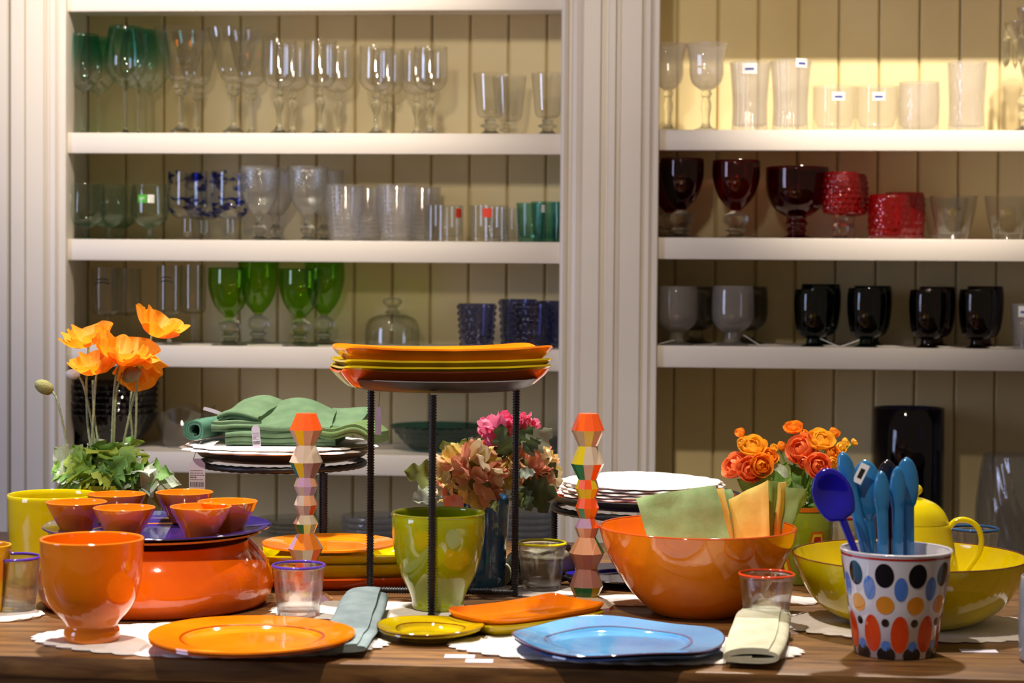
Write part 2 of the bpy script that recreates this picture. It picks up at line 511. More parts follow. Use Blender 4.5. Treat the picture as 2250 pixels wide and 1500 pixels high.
# each kind: bowl outline, stem outline, foot outline as (height fraction, radius / half width)
KIND = {
 'teal_wine': dict(b=[(.43, .09), (.455, .30), (.52, .70), (.61, .95), (.69, 1.0), (.82, .95), (1, .80)], s=[(.028, .22), (.05, .10), (.10, .075), (.40, .075), (.43, .09)], f=[(0, .82), (.012, .82), (.028, .22)]),
 'trumpet': dict(b=[(.50, .26), (.525, .42), (.57, .55), (.64, .62), (.78, .78), (.92, .93), (1, 1.0)], s=[(.06, .30), (.09, .16), (.13, .10), (.36, .09), (.38, .20), (.405, .25), (.43, .22), (.445, .28), (.47, .30), (.485, .22), (.50, .26)], f=[(0, .44), (.04, .44), (.06, .30)]),
 'goblet': dict(b=[(.49, .20), (.515, .55), (.55, .80), (.62, .97), (.72, 1.0), (1, .97)], s=[(.05, .34), (.10, .17), (.22, .13), (.29, .22), (.34, .30), (.385, .22), (.41, .16), (.44, .26), (.46, .2), (.49, .20)], f=[(0, .62), (.02, .62), (.05, .34)]),
 'short': dict(b=[(.27, .25), (.295, .58), (.36, .75), (.55, .84), (.8, .93), (1, 1.0)], s=[(.045, .5), (.085, .33), (.12, .36), (.14, .55), (.17, .55), (.19, .34), (.22, .3), (.24, .36), (.27, .25)], f=[(0, .62), (.02, .62), (.045, .5)]),
 'footed': dict(b=[(.22, .2), (.25, .45), (.33, .80), (.46, 1.0), (.70, 1.0), (1, .90)], s=[(.03, .45), (.07, .22), (.13, .17), (.19, .17), (.22, .2)], f=[(0, .62), (.012, .62), (.03, .45)]),
 'brush': dict(b=[(.32, .30), (.34, .60), (.40, .86), (.52, 1.0), (.8, 1.0), (1, .99)], s=[(.03, .48), (.08, .32), (.28, .30), (.32, .30)], f=[(0, .62), (.012, .62), (.03, .48)]),
 'diamond': dict(b=[(.355, .27), (.40, .42), (.50, .70), (.65, .91), (.8, .99), (1, 1.0)], s=[(.03, .42), (.06, .22), (.085, .22), (.11, .33), (.145, .40), (.19, .33), (.23, .20), (.27, .15), (.31, .2), (.355, .27)], f=[(0, .82), (.012, .80), (.03, .42)]),
 'ball': dict(b=[(.355, .18), (.40, .34), (.50, .66), (.64, .88), (.80, 1.0), (1, .99)], s=[(.03, .45), (.055, .30), (.08, .28), (.10, .42), (.13, .42), (.15, .28), (.17, .36), (.205, .50), (.255, .53), (.305, .46), (.335, .28), (.355, .18)], f=[(0, .85), (.012, .84), (.03, .45)]),
 'red_big': dict(b=[(.32, .34), (.35, .50), (.45, .77), (.62, .95), (.8, 1.0), (1, 1.0)], s=[(.03, .45), (.07, .28), (.12, .33), (.17, .28), (.22, .36), (.27, .30), (.32, .34)], f=[(0, .62), (.012, .62), (.03, .45)]),
 'barrel': dict(b=[(.36, .30), (.385, .78), (.42, .96), (.6, 1.03), (.85, 1.0), (1, .86)], s=[(.02, .5), (.05, .36), (.10, .40), (.16, .46), (.22, .38), (.25, .26), (.30, .36), (.36, .30)], f=[(0, .6), (.01, .6), (.02, .5)]),
 'seeded': dict(b=[(.225, .34), (.26, .55), (.33, .80), (.45, .97), (.65, 1.0), (.9, .98), (1, .93)], s=[(.05, .5), (.09, .36), (.20, .34), (.225, .34)], f=[(0, .80), (.02, .76), (.05, .5)]),
 'plum': dict(b=[(.14, .32), (.18, .62), (.24, .78), (.36, .90), (.6, .99), (.85, 1.0), (1, .94)], s=[(.03, .45), (.06, .36), (.11, .34), (.14, .32)], f=[(0, .62), (.012, .6), (.03, .45)]),
 'tulip': dict(b=[(.47, .20), (.50, .42), (.56, .68), (.66, .80), (.78, .80), (.9, .88), (1, 1.0)], s=[(.05, .3), (.09, .2), (.2, .2), (.3, .26), (.38, .18), (.43, .27), (.47, .20)], f=[(0, .55), (.03, .52), (.05, .3)]),
 'flute': dict(b=[(.36, .14), (.375, .6), (.41, .92), (.5, 1.0), (1, 1.0)], s=[(.02, .3), (.05, .15), (.33, .13), (.36, .14)], f=[(0, .95), (.008, .95), (.02, .3)]),
}
def build_glass(kind, H, hw, bowlm, stemm, mod=None, seg=32, wall=.0016, sub=4):
    k = KIND[kind]
    root = bpy.data.objects.new('proto', None)
    COL.objects.link(root)
    b = [(p.x, p.y) for p in spl([(r * hw, h * H) for h, r in k['b']], sub)]
    pr = wall_profile(b, wall, b[0][1] + .004)
    part('bowl', MB().lathe(pr, seg, mod), bowlm, root, 60 if not mod else 30)
    s = [(p.x, p.y) for p in spl([(r * hw, h * H) for h, r in k['s']], 3)]
    part('stem', MB().lathe([(0, s[0][1])] + s + [(0, s[-1][1])], 20), stemm, root, 50)
    f = [(r * hw, h * H) for h, r in k['f']]
    part('foot', MB().lathe([(0, 0)] + f + [(0, f[-1][1])], 28), stemm, root, 50)
    return root
def build_tumbler(prof, H, hw, m, mod=None, seg=48, wall=.0022, base=.08, rows=0):
    root = bpy.data.objects.new('proto', None)
    COL.objects.link(root)
    pts = [(r * hw, h * H) for h, r in prof]
    if rows:
        q = [(p.x, p.y) for p in spl(pts, max(2, rows // (len(pts) - 1)))]
    else:
        q = [(p.x, p.y) for p in spl(pts, 3)]
    out_h = [(0, q[0][1])] + q
    top = q[-1]
    inner = [(r - wall, h) for r, h in q[::max(1, len(q) // 8)] if h > base * H][::-1]
    mb = MB()
    mb.lathe(out_h + [(top[0] - wall * .3, top[1] + wall * .3), (top[0] - wall, top[1])], seg, mod)
    part('wall', mb, m, root, 30)
    ins = [(top[0] - wall, top[1])] + inner + [(inner[-1][0] * .8, base * H), (0, base * H)]
    part('inner_wall', MB().lathe(ins, 32), m, root, 50)
    return root
STICK = {}
def sticker(root, r, z, ang, w, h, col, name='sticker', rz=0, tilt=0.0, text=None):
    """paper label bent round a glass of radius r"""
    m = MB()
    n = 6
    def fn(u, v):
        a = ang + (u - .5) * w / r
        rr = r + .0006 + tilt * (v - .5)
        return (rr * math.cos(a), rr * math.sin(a), z + (v - .5) * h)
    m.grid(fn, n, 2)
    return part(name, m, pbr('paper_' + col, '#' + col, .6, var=.01), root, 60)
def place(proto, name, label, cat, loc, group=None, rotz=0.0, first=[]):
    """the prototype itself the first time, then copies of the tree"""
    if proto.name.startswith('proto'):
        o = proto
    else:
        o = copy_tree(proto)
    o.name = name
    o.location = loc
    o.rotation_euler = (0, 0, rotz)
    for ch in o.children:
        pass
    return tag(o, label, cat, group)
def shelf_pt(px, Z, inset):
    """point on a shelf below pixel column px, inset metres behind the face"""
    p = onY(px, 400, YF + inset)
    lean = onY(px, (CAM.z - Z) / (YF + inset) * F + 617, YF + inset)
    return Vector((lean.x, YF + inset, Z))
def dims(px, rim, hw, Z, inset):
    p = shelf_pt(px, Z, inset)
    H = onY(px, rim, YF + inset).z - Z
    return p, H, hw * scl(p)
def row(kind, name, cat, group, Z, items, bowlm, stemm=None, mod=None, seg=32, wall=.0016, sub=4, back=None):
    """items: (px, rim_py, half width px, inset, label)"""
    made = []
    proto = None
    for (px, rim, hw, inset, label) in items:
        p, H, w = dims(px, rim, hw, Z, inset)
        if proto is None:
            proto = build_glass(kind, H, w, bowlm, stemm or clearS, mod(H) if mod else None, seg, wall, sub)
            ref = (H, w)
            o = proto
            o.name = name
        else:
            o = copy_tree(proto)
        o.location = p
        o.scale = (w / ref[1], w / ref[1], H / ref[0])
        o.rotation_euler = (0, 0, RND.uniform(0, 6))
        tag(o, label, cat, group)
        made.append(o)
    return made
def trow(prof, name, cat, group, Z, items, m, mod=None, seg=48, wall=.0022, base=.08, rows=0):
    made = []
    proto = None
    for (px, rim, hw, inset, label) in items:
        p, H, w = dims(px, rim, hw, Z, inset)
        if proto is None:
            proto = build_tumbler(prof, H, w, m, mod(H) if mod else None, seg, wall, base, rows)
            ref = (H, w)
            o = proto
            o.name = name
        else:
            o = copy_tree(proto)
        o.location = p
        o.scale = (w / ref[1], w / ref[1], H / ref[0])
        tag(o, label, cat, group)
        made.append(o)
    return made

# ---- left cabinet, top shelf
zA = ZL['A']
tealG = glass('teal_rim_glass', (0.95, 0.98, 0.97), edge=(0.62, 0.82, 0.82), grad=(0.165, 0.235, (0.34, 0.74, 0.62)))
row('teal_wine', 'wine_glass', 'glass', 'teal-rimmed wine glasses on the top left shelf', zA, [
    (276, 60, 46, .07, 'tall teal-tinted wine glass in front, second from the left trim on the top shelf'),
    (184, 76, 41, .07, 'shorter teal-rimmed wine glass at the far left front of the top shelf'),
    (216, 84, 40, .16, 'teal-rimmed wine glass behind the gap between the two front teal wine glasses'),
    (305, 66, 42, .14, 'teal-tinted wine glass close behind the tallest front teal glass'),
    (330, 70, 44, .23, 'teal-rimmed wine glass at the back beside the fluted trumpet goblet')], tealG, seg=40)
row('trumpet', 'trumpet_goblet', 'glass', 'fluted trumpet goblets on the top left shelf', zA, [
    (397, 63, 57, .08, 'clear fluted trumpet goblet on the top shelf next to the teal wine glasses'),
    (513, 64, 56, .08, 'clear fluted trumpet goblet on the top shelf next to the plain clear goblets'),
    (432, 72, 52, .22, 'clear fluted trumpet goblet half hidden behind the one beside the teal glasses'),
    (552, 72, 52, .22, 'clear fluted trumpet goblet half hidden behind the one beside the plain goblets')], clear, mod=lambda H: flutes(36, .014), seg=144)
row('goblet', 'clear_goblet', 'glass', 'plain clear goblets on the top left shelf', zA, [
    (613, 89, 39, .07, 'clear round-bowled goblet, first of the plain row after the trumpet goblets'),
    (703, 89, 37, .07, 'clear round-bowled goblet, second of the plain row on the top shelf'),
    (826, 102, 38, .07, 'clear round-bowled goblet, third of the plain row, standing slightly apart'),
    (945, 103, 38, .07, 'clear round-bowled goblet at the right end of the plain row'),
    (642, 96, 38, .15, 'clear goblet peeking out behind the first plain goblet'),
    (742, 97, 38, .20, 'clear goblet peeking out behind the second plain goblet'),
    (852, 110, 36, .22, 'clear goblet peeking out behind the third plain goblet'),
    (915, 110, 38, .16, 'clear goblet peeking out left behind the right-end plain goblet')], clear, seg=40)
row('short', 'short_goblet', 'glass', 'short knobbed goblets on the top left shelf', zA, [
    (1077, 162, 39, .06, 'short clear goblet with a ringed stem near the right end of the top shelf'),
    (1203, 162, 37, .06, 'short clear goblet with a ringed stem against the centre trim'),
    (1118, 168, 38, .18, 'short clear goblet hidden behind the ringed one near the shelf end')], clear, seg=40)

# ---- left cabinet, second shelf
zB = ZL['B']
greenG = glass('pale_green_glass', (0.88, 0.94, 0.89), edge=(0.45, 0.62, 0.52), grad=(0.060, 0.025, (0.60, 0.80, 0.70)))
gr = row('footed', 'footed_glass', 'glass', 'pale green footed glasses on the second left shelf', zB, [
    (188, 403, 42, .06, 'pale green footed glass with a white sticker at the left end of the second shelf'),
    (238, 406, 41, .14, 'pale green footed glass just behind the white-stickered one'),
    (262, 408, 40, .23, 'pale green footed glass deepest behind the white-stickered one'),
    (329, 405, 41, .12, 'pale green footed glass with a green and white sticker')], greenG, glass('pale_green_stem', (0.78, 0.90, 0.82), edge=(.35, .5, .42)), seg=40)
s0 = gr[0].scale[0]
def text_mesh(txt, size, mat, parent, mtx, name='lettering', ext=0.0002):
    c = bpy.data.curves.new(name, 'FONT')
    c.body, c.size, c.extrude, c.align_x, c.align_y = txt, size, ext, 'CENTER', 'CENTER'
    t = bpy.data.objects.new(name, c)
    COL.objects.link(t)
    bpy.context.view_layer.update()
    me = bpy.data.meshes.new_from_object(t)
    bpy.data.objects.remove(t)
    me.materials.clear(); me.materials.append(mat)
    o = link(name, me, parent)
    o.matrix_basis = mtx
    return o
whitep = pbr('paper_F2F0EE', '#F2F0EE', .6, var=.01)
FACE = -PI / 2
for o, a in ((gr[0], -.75), (gr[3], .32)):
    o.rotation_euler = (0, 0, 0)
    sticker(o, .0435, .118 * .82, FACE + a, .016, .019, 'F2F0EE', rz=0)
sticker(gr[0], .0436, .097, FACE - 1.12, .012, .019, '49B02A')
g = sticker(gr[3], .0438, .097, FACE - .16, .022, .019, '49B02A')
text_mesh('LSA', .0085, pbr('sticker_print', '#E8F5DC', .6), g, Matrix.Translation((.0438 * math.cos(FACE - .16), .0438 * math.sin(FACE - .16) - .0012, .098)) @ Matrix.Rotation(-.16, 4, 'Z') @ Matrix.Rotation(PI / 2, 4, 'X'))
brushG = glass('blue_brushed_glass', (0.93, 0.94, 0.95), edge=(0.6, 0.62, 0.7), brush=((0.05, 0.08, 0.62), .54))
row('brush', 'brushed_goblet', 'glass', 'blue-streaked goblets on the second left shelf', zB, [
    (412, 376, 43, .12, 'thick goblet with brushed cobalt streaks standing beside the green footed glasses'),
    (506, 376, 42, .12, 'thick goblet with brushed cobalt streaks half behind the diamond-cut goblet'),
    (448, 380, 42, .24, 'blue-streaked goblet at the back between the two front streaked ones')], brushG, clear, seg=40)
cutG = glass('cut_glass', (0.90, 0.91, 0.90), edge=(0.66, 0.67, 0.67), frost=.16, frostcol=(.9, .9, .9), gl=1.4)
row('diamond', 'cut_goblet', 'glass', 'diamond-cut goblets on the second left shelf', zB, [
    (570, 367, 44, .06, 'clear diamond-cut goblet beside the blue-streaked goblets'),
    (676, 367, 44, .06, 'clear diamond-cut goblet beside the ringed tumblers'),
    (606, 374, 42, .20, 'diamond-cut goblet half hidden behind the one by the blue-streaked goblets'),
    (712, 374, 42, .20, 'diamond-cut goblet half hidden behind the one by the ringed tumblers')], cutG, mod=lambda H: diamonds(30, 420, .016), seg=120, sub=12)
ringG = glass('ringed_glass', (0.90, 0.90, 0.91), edge=(0.62, 0.62, 0.66), frost=.24, frostcol=(.9, .88, .9), gl=1.5)
trow([(0, .70), (.05, .72), (.3, .82), (.6, .92), (1, 1.0)], 'ringed_tumbler', 'tumbler', 'beaded ring tumblers on the second left shelf', zB, [
    (757, 408, 44, .05, 'tall clear tumbler with beaded rings next to the diamond-cut goblets'),
    (869, 407, 44, .05, 'tall clear tumbler with beaded rings next to the low fluted tumblers'),
    (806, 412, 43, .17, 'beaded ring tumbler behind, seen between the two front ringed tumblers'),
    (925, 412, 43, .22, 'beaded ring tumbler behind, to the right of both front ringed tumblers')], ringG, mod=lambda H: rings(2 * PI * 13 / H, .014, 48), seg=144, rows=80, wall=.004)
fl = trow([(0, .97), (.03, 1.0), (.5, 1.0), (1, 1.0)], 'fluted_tumbler', 'tumbler', 'low fluted tumblers on the second left shelf', zB, [
    (975, 452, 42, .05, 'low clear fluted tumbler with its red sticker turned to the side'),
    (1074, 452, 42, .05, 'low clear fluted tumbler with a red square sticker in front'),
    (1108, 458, 40, .18, 'low fluted tumbler behind, right of the one with the red sticker in front')], glass('fluted_glass', (0.93, 0.935, 0.93), edge=(.66, .67, .67), gl=1.3), mod=lambda H: flutes(28, .018), seg=112, rows=8, base=.14)
sticker(fl[0], .0445, .066, FACE + 1.0, .02, .021, 'E4402A')
sticker(fl[1], .0450, .066, FACE + .0, .021, .021, 'E4402A')
tealT = glass('teal_tumbler_glass', (0.48, 0.76, 0.72), edge=(0.10, 0.36, 0.34), grad=(.03, .0, (.2, .55, .52)))
tt = trow([(0, .82), (.05, .86), (.5, .94), (1, 1.0)], 'teal_tumbler', 'tumbler', 'teal tumblers on the second left shelf', zB, [
    (1167, 447, 33, .06, 'teal tumbler beside the fluted tumblers, front of its row'),
    (1232, 445, 22, .06, 'teal tumbler cut off by the centre trim'),
    (1200, 444, 34, .17, 'teal tumbler behind, between the two front teal ones')], tealT, mod=lambda H: flutes(12, .01), seg=48, rows=8, base=.12)
sticker(tt[0], .0352, .078, FACE + .95, .013, .018, 'F2F0EE')

# ---- left cabinet, third shelf
zC = ZL['C']
fr = row('flute', 'champagne_flute', 'glass', 'straight champagne flutes on the third left shelf', zC, [
    (234, 588, 34, .10, 'tall straight champagne flute with dark print at the left end of the third shelf'),
    (372, 583, 28, .06, 'narrow champagne flute with dark print behind the tallest poppy'),
    (278, 590, 32, .22, 'champagne flute standing back beside the printed left-end one'),
    (424, 582, 28, .22, 'champagne flute standing back beside the narrow printed one')], glass('flute_glass', (0.90, 0.90, 0.88), edge=(.62, .6, .56), gl=1.2), mod=lambda H: flutes(10, .012), seg=60)
inkm = pbr('label_ink', '#1B1714', .6)
for o, r in ((fr[0], .0368), (fr[1], .0368)):
    o.rotation_euler = (0, 0, 0)
    for k, (dz, w) in enumerate(((.150, .030), (.142, .036))):
        m = MB()
        m.tube([(r * math.cos(FACE + a), r * math.sin(FACE + a), dz + .004 * math.cos(a * 3)) for a in [(-.5 + i / 12) * w / r for i in range(13)]], .0014, 5)
        part('print', m, inkm, o, 40)
limeG = glass('lime_glass', (0.52, 0.80, 0.10), edge=(0.16, 0.40, 0.01), grad=(.14, .19, (.40, .72, .05)))
row('ball', 'lime_goblet', 'glass', 'lime green goblets with clear ball stems', zC, [
    (504, 588, 47, .06, 'lime green goblet on a clear ball stem, left of the front pair'),
    (659, 590, 47, .06, 'lime green goblet on a clear ball stem, right of the front pair'),
    (567, 574, 44, .22, 'lime green goblet behind, between the two front lime goblets'),
    (712, 576, 44, .22, 'lime green goblet behind, right of the front lime pair')], limeG, seg=40)
# dome
p, H, w = dims(862, 690, 60, zC, .17)
cl_ = thing('cake_dome', 'clear glass cloche with a knob between the lime goblets and blue tumblers', 'cloche', p)
dome = [(p_.x, p_.y) for p_ in spl([(w, 0), (w, H * .35), (w * .97, H * .62), (w * .85, H * .84), (w * .55, H * .97), (w * .28, H)], 5)]
pr = dome + [(.0, H * 1.0)] + [(0, H * .96)] + [(max(r - .002, .001), max(h - .002, 0)) for r, h in dome[::-1]]
part('dome', MB().lathe(pr, 40), glass('dome_glass', (.90, .91, .86), edge=(.5, .5, .42), gl=1.2), cl_, 50)
kn = [(p_.x, p_.y) for p_ in spl([(w * .18, 0), (w * .30, H * .05), (w * .20, H * .12), (w * .17, H * .2), (w * .30, H * .3), (w * .36, H * .42), (w * .26, H * .52)], 4)]
part('knob', MB().lathe([(0, 0)] + kn + [(0, H * .54)], 24, mtx=Matrix.Translation((0, 0, H))), clearS, cl_, 50)
hobB = glass('cobalt_hobnail_glass', (0.30, 0.32, 0.58), edge=(0.06, 0.06, 0.24), gl=1.6)
trow([(0, .84), (.5, .92), (1, 1.0)], 'hobnail_tumbler', 'tumbler', 'cobalt hobnail tumblers on the third left shelf', zC, [
    (1047, 668, 41, .06, 'cobalt blue hobnail tumbler standing alone above the tray stack'),
    (1170, 668, 43, .06, 'cobalt blue hobnail tumbler in front beside the centre trim'),
    (1138, 658, 41, .17, 'cobalt blue hobnail tumbler behind, left of the one by the trim'),
    (1222, 662, 41, .17, 'cobalt blue hobnail tumbler behind, cut off by the centre trim')], hobB, mod=lambda H: hobs(14, 7, H, .10), seg=144, rows=80, wall=.004, base=.1)

# ---- left cabinet, fourth and bottom shelves
zD, zE = ZL['D'], ZL['E']
def stack_plates(name, label_fn, cat, group, px, Z, n, hw, dz, inset, m, prof, mod=None, seg=64):
    p = shelf_pt(px, Z, inset)
    s = scl(p)
    pr = [(r * hw * s, h * s) for r, h in prof]
    t = .003
    full = [(0, 0)] + pr + [(r - t * .6, h + t) for r, h in pr[::-1]] + [(0, t)]
    me = MB().lathe(full, seg, mod).mesh(name, m, 40)
    for k in range(n):
        o = link(name, me)
        o.location = p + Vector((RND.uniform(-.002, .002), 0, k * dz * s))
        o.rotation_euler = (0, 0, RND.uniform(0, 6))
        tag(o, label_fn(k), cat, group)
darkB = glass('smoky_beaded_glass', (0.34, 0.30, 0.27), edge=(0.12, 0.10, 0.09), gl=1.5)
def ordn(k, n):
    return ('bottom', 'second from bottom', 'third from bottom', 'fourth from bottom', 'fifth from bottom', 'sixth from bottom', 'seventh from bottom')[k] if k < n - 1 else 'topmost'
beads = lambda th, z, r: (r * (1 + .02 * math.cos(44 * th)), z + .001 * math.cos(44 * th))
stack_plates('glass_bowl', lambda k: f'smoky beaded glass bowl behind the poppy stems, {ordn(k, 6)} of its stack', 'bowl', 'smoky beaded bowls', 232, zD, 6, 112, 13, .14, darkB,
             [(.45, 0), (.62, 6), (.85, 38), (.97, 66), (1.0, 72)], beads, 132)
p = shelf_pt(402, zD, .14); s = scl(p)
ob = [(q.x, q.y) for q in spl([(32 * s, 0), (44 * s, 12 * s), (57 * s, 45 * s), (69 * s, 84 * s)], 5)]
wav = lambda th, z, r: (r * (1 + .05 * math.cos(4 * th) * z / (84 * s)), z + 7 * s * math.cos(4 * th + .6) * (z / (84 * s)) ** 2)
mbw = MB().lathe(wall_profile(ob, .004, .006), 48, wav)
solo('wavy_bowl', mbw, glass('wavy_bowl_glass', (.90, .92, .93), edge=(.48, .52, .58), gl=1.8), 'clear thick glass bowl with a wavy rim left of the green napkins', 'bowl', p, 0.3, smooth=50)
p = shelf_pt(962, zD, .14); s = scl(p)
ob = [(q.x, q.y) for q in spl([(48 * s, 0), (62 * s, 8 * s), (85 * s, 32 * s), (104 * s, 56 * s)], 8)]
mbw = MB().lathe(wall_profile(ob, .004, .006), 132, hobs(30, 5, 58 * s, .03))
solo('beaded_bowl', mbw, glass('dark_teal_glass', (.08, .26, .24), edge=(.01, .07, .07), gl=1.6), 'dark teal beaded glass bowl between the legs of the tall stand', 'bowl', p, 0, smooth=40)
plG = glass('plate_glass', (.88, .89, .88), edge=(.52, .52, .54), frost=.10, gl=1.6)
flat = [(.55, 0), (.68, 3), (.9, 8), (1.0, 11)]
stack_plates('glass_plate', lambda k: f'clear glass plate stacked beside the centre trim, {ordn(k, 6)} of the pile', 'plate', 'clear plates beside the centre trim', 1196, zD, 6, 74, 6, .14, plG, flat)
stack_plates('glass_plate', lambda k: f'clear glass plate behind the left candlestick, {ordn(k, 7)} of the low pile', 'plate', 'clear plates behind the left candlestick', 640, zE, 7, 82, 9.5, .15, plG, flat)
bdG = glass('beaded_plate_glass', (.82, .84, .88), edge=(.46, .48, .56), frost=.2, frostcol=(.8, .82, .9), gl=1.8)
stack_plates('beaded_plate', lambda k: f'clear beaded glass dish left of the green cup, {ordn(k, 6)} of the pile', 'dish', 'beaded dishes left of the green cup', 826, zE, 6, 76, 13, .10, bdG, [(.5, 0), (.75, 4), (.97, 14), (1.0, 20)], hobs(40, 1.0, .02, .03), 160)
stack_plates('beaded_plate', lambda k: f'clear beaded glass dish behind the blue bucket, {ordn(k, 7)} of the pile', 'dish', 'beaded dishes behind the blue bucket', 1160, zE, 7, 66, 14, .10, bdG, [(.5, 0), (.75, 4), (.97, 14), (1.0, 20)], hobs(40, 1.0, .02, .03), 160)

# ---- right cabinet, top shelf
zA = ZR['A']
frostW = glass('white_frosted_glass', (.90, .89, .88), edge=(.72, .70, .68), frost=.42, frostcol=(.90, .88, .88), gl=1.2)
row('tulip', 'frosted_goblet', 'glass', 'frosted goblets on the top right shelf', zA, [
    (1551, 97, 47, .06, 'frosted tulip goblet with a faceted stem, whole, on the bright top right shelf'),
    (1468, 97, 40, .06, 'frosted tulip goblet partly hidden by the centre trim on the bright shelf')], frostW, clearS, mod=lambda H: flutes(16, .01), seg=64)
ft = trow([(0, .88), (.4, .84), (.8, .93), (1, 1.0)], 'frosted_tumbler', 'tumbler', 'tall frosted tumblers on the top right shelf', zA, [
    (1647, 138, 45, .06, 'tall frosted ribbed tumbler with a price sticker next to the tulip goblets'),
    (1736, 135, 45, .06, 'tall frosted ribbed tumbler right of the stickered one')], frostW, mod=lambda H: flutes(40, .012), seg=120, rows=10)
lt = trow([(0, .95), (.05, 1.0), (1, 1.0)], 'low_tumbler', 'tumbler', 'low wide tumblers on the top right shelf', zA, [
    (1832, 190, 47, .07, 'low wide clear tumbler with a sticker beside the tall frosted tumblers'),
    (1926, 190, 46, .07, 'low wide clear tumbler with a sticker beside the cut tumbler')], glass('low_clear', (.93, .93, .92), edge=(.75, .74, .72), frost=.2, gl=1.2), mod=lambda H: flutes(24, .01), seg=96, rows=6, base=.12)
trow([(0, .95), (.5, 1.0), (1, .97)], 'cut_tumbler', 'tumbler', None, zA, [
    (2018, 181, 45, .07, 'frosted cut tumbler of middle height left of the tall cut vase')], frostW, mod=lambda H: diamonds(16, 220, .015), seg=96, rows=30)
trow([(0, .86), (.06, .92), (.4, .90), (1, 1.0)], 'cut_vase', 'vase', None, zA, [
    (2123, 138, 42, .07, 'tall cut glass vase left of the crystal lustre')], frostW, mod=lambda H: diamonds(12, 120, .03), seg=96, rows=40)
blueink = pbr('label_blue', '#3A4EA0', .6)
def price_label(o, r, z, a, w=.030, h=.019):
    g = sticker(o, r, z, FACE + a, w, h, 'F2F0EE', 'price_sticker')
    m = MB().grid(lambda u, v: ((r + .0012) * math.cos(FACE + a + (u - .5) * w * .6 / r), (r + .0012) * math.sin(FACE + a + (u - .5) * w * .6 / r), z - .001 + (v - .5) * .005), 4, 1)
    part('print', m, blueink, g, 0)
price_label(ft[0], .0462, .140, -.08, .034, .024)
price_label(ft[1], .0462, .150, .5, .030, .02)
price_label(lt[0], .0490, .078, .12)
price_label(lt[1], .0490, .078, -.02)
# crystal lustre with hanging drops, cut off by the right edge of the picture
p = shelf_pt(2252, zA, .10); s = scl(p)
lu = thing('crystal_lustre', 'crystal lustre candlestick with hanging drops at the right end of the bright shelf', 'candlestick', p)
pr = [(q.x * s, q.y * s) for q in spl([(34, 0), (30, 6), (12, 14), (9, 26), (17, 40), (9, 54), (18, 72), (9, 88), (7, 120), (13, 150), (8, 168)], 4)]
part('stem', MB().lathe([(0, 0)] + pr + [(0, 169 * s)], 10), clearS, lu, 25)
pr = [(9 * s, 166 * s), (16 * s, 176 * s), (34 * s, 208 * s), (46 * s, 236 * s), (47 * s, 242 * s)]
part('pan', MB().lathe(wall_profile(pr, .003, 170 * s), 40, flutes(10, .03)), glass('crystal', (.86, .85, .85), edge=(.5, .49, .5), gl=2.0), lu, 30)
pr = [(q.x * s, q.y * s) for q in spl([(7, 200), (10, 230), (20, 262), (22, 275)], 4)]
part('candle_cup', MB().lathe(wall_profile(pr, .003, 205 * s), 24), MATS['crystal'], lu, 40)
dr = MB().lathe([(0, -92 * s), (5.5 * s, -78 * s), (6 * s, -30 * s), (3 * s, -24 * s), (0, -23 * s)], 6)
for i in range(3):
    dr.lathe([(0, (-22 + i * 8) * s), (3.5 * s, (-18.5 + i * 8) * s), (0, (-15 + i * 8) * s)], 6)
me = dr.mesh('drop', clearS, 0)
for k in range(8):
    a = 2 * PI * k / 8 + .35
    link('drop', me, lu, (46 * s * math.cos(a), 46 * s * math.sin(a), 236 * s))

# ---- right cabinet, second shelf
zB = ZR['B']
rubyD = glass('dark_ruby_glass', (.30, .012, .02), edge=(.05, .0, .004))
ruby = glass('ruby_glass', (.42, .015, .03), edge=(.09, .0, .006))
redH = glass('red_hobnail_glass', (.72, .03, .04), edge=(.30, .003, .008), frost=.22, frostcol=(.80, .02, .03), gl=1.5)
row('ball', 'ruby_goblet', 'glass', 'ruby goblets on the second right shelf', zB, [
    (1497, 349, 48, .06, 'dark ruby goblet on a clear ball stem against the centre trim')], rubyD, seg=40)
row('ball', 'ruby_goblet', 'glass', 'ruby goblets on the second right shelf', zB, [
    (1616, 353, 52, .07, 'ruby goblet on a clear knobbed stem, second from the centre trim'),
    (1470, 360, 46, .22, 'ruby goblet behind the dark one against the centre trim')], ruby, seg=40)
row('red_big', 'ruby_goblet', 'glass', 'ruby goblets on the second right shelf', zB, [
    (1750, 368, 68, .10, 'largest goblet, near-black ruby with a red stem, on the second right shelf')], rubyD, rubyD, seg=40)
row('barrel', 'hobnail_goblet', 'glass', 'red hobnail glasses', zB, [
    (1847, 379, 40, .06, 'bright red hobnail goblet on a clear stem right of the largest ruby goblet'),
    (1866, 383, 38, .17, 'red hobnail goblet hidden behind the front hobnail one')], redH, mod=lambda H: hobs(16, 12, H, .06), seg=128, sub=14)
trow([(0, .94), (.3, 1.02), (.8, 1.02), (1, .95)], 'hobnail_tumbler', 'tumbler', 'red hobnail glasses', zB, [
    (1952, 428, 43, .06, 'bright red low tumbler in front on the second right shelf'),
    (1986, 424, 43, .18, 'darker red low tumbler behind the bright red one')], redH, mod=lambda H: hobs(14, 6, H, .035), seg=128, rows=60)
trow([(0, .55), (.06, .60), (.3, .76), (.7, .93), (1, 1.0)], 'faceted_tumbler', 'tumbler', 'clear faceted tumblers on the second right shelf', zB, [
    (2094, 431, 51, .06, 'clear tapering faceted tumbler right of the red tumblers'),
    (2213, 431, 50, .06, 'clear tapering faceted tumbler at the right picture edge'),
    (2075, 436, 50, .19, 'clear faceted tumbler behind, reflecting the red tumblers')], glass('facet_glass', (.92, .92, .90), edge=(.6, .58, .55), gl=1.6), mod=lambda H: flutes(9, .02), seg=72, rows=10, base=.15)

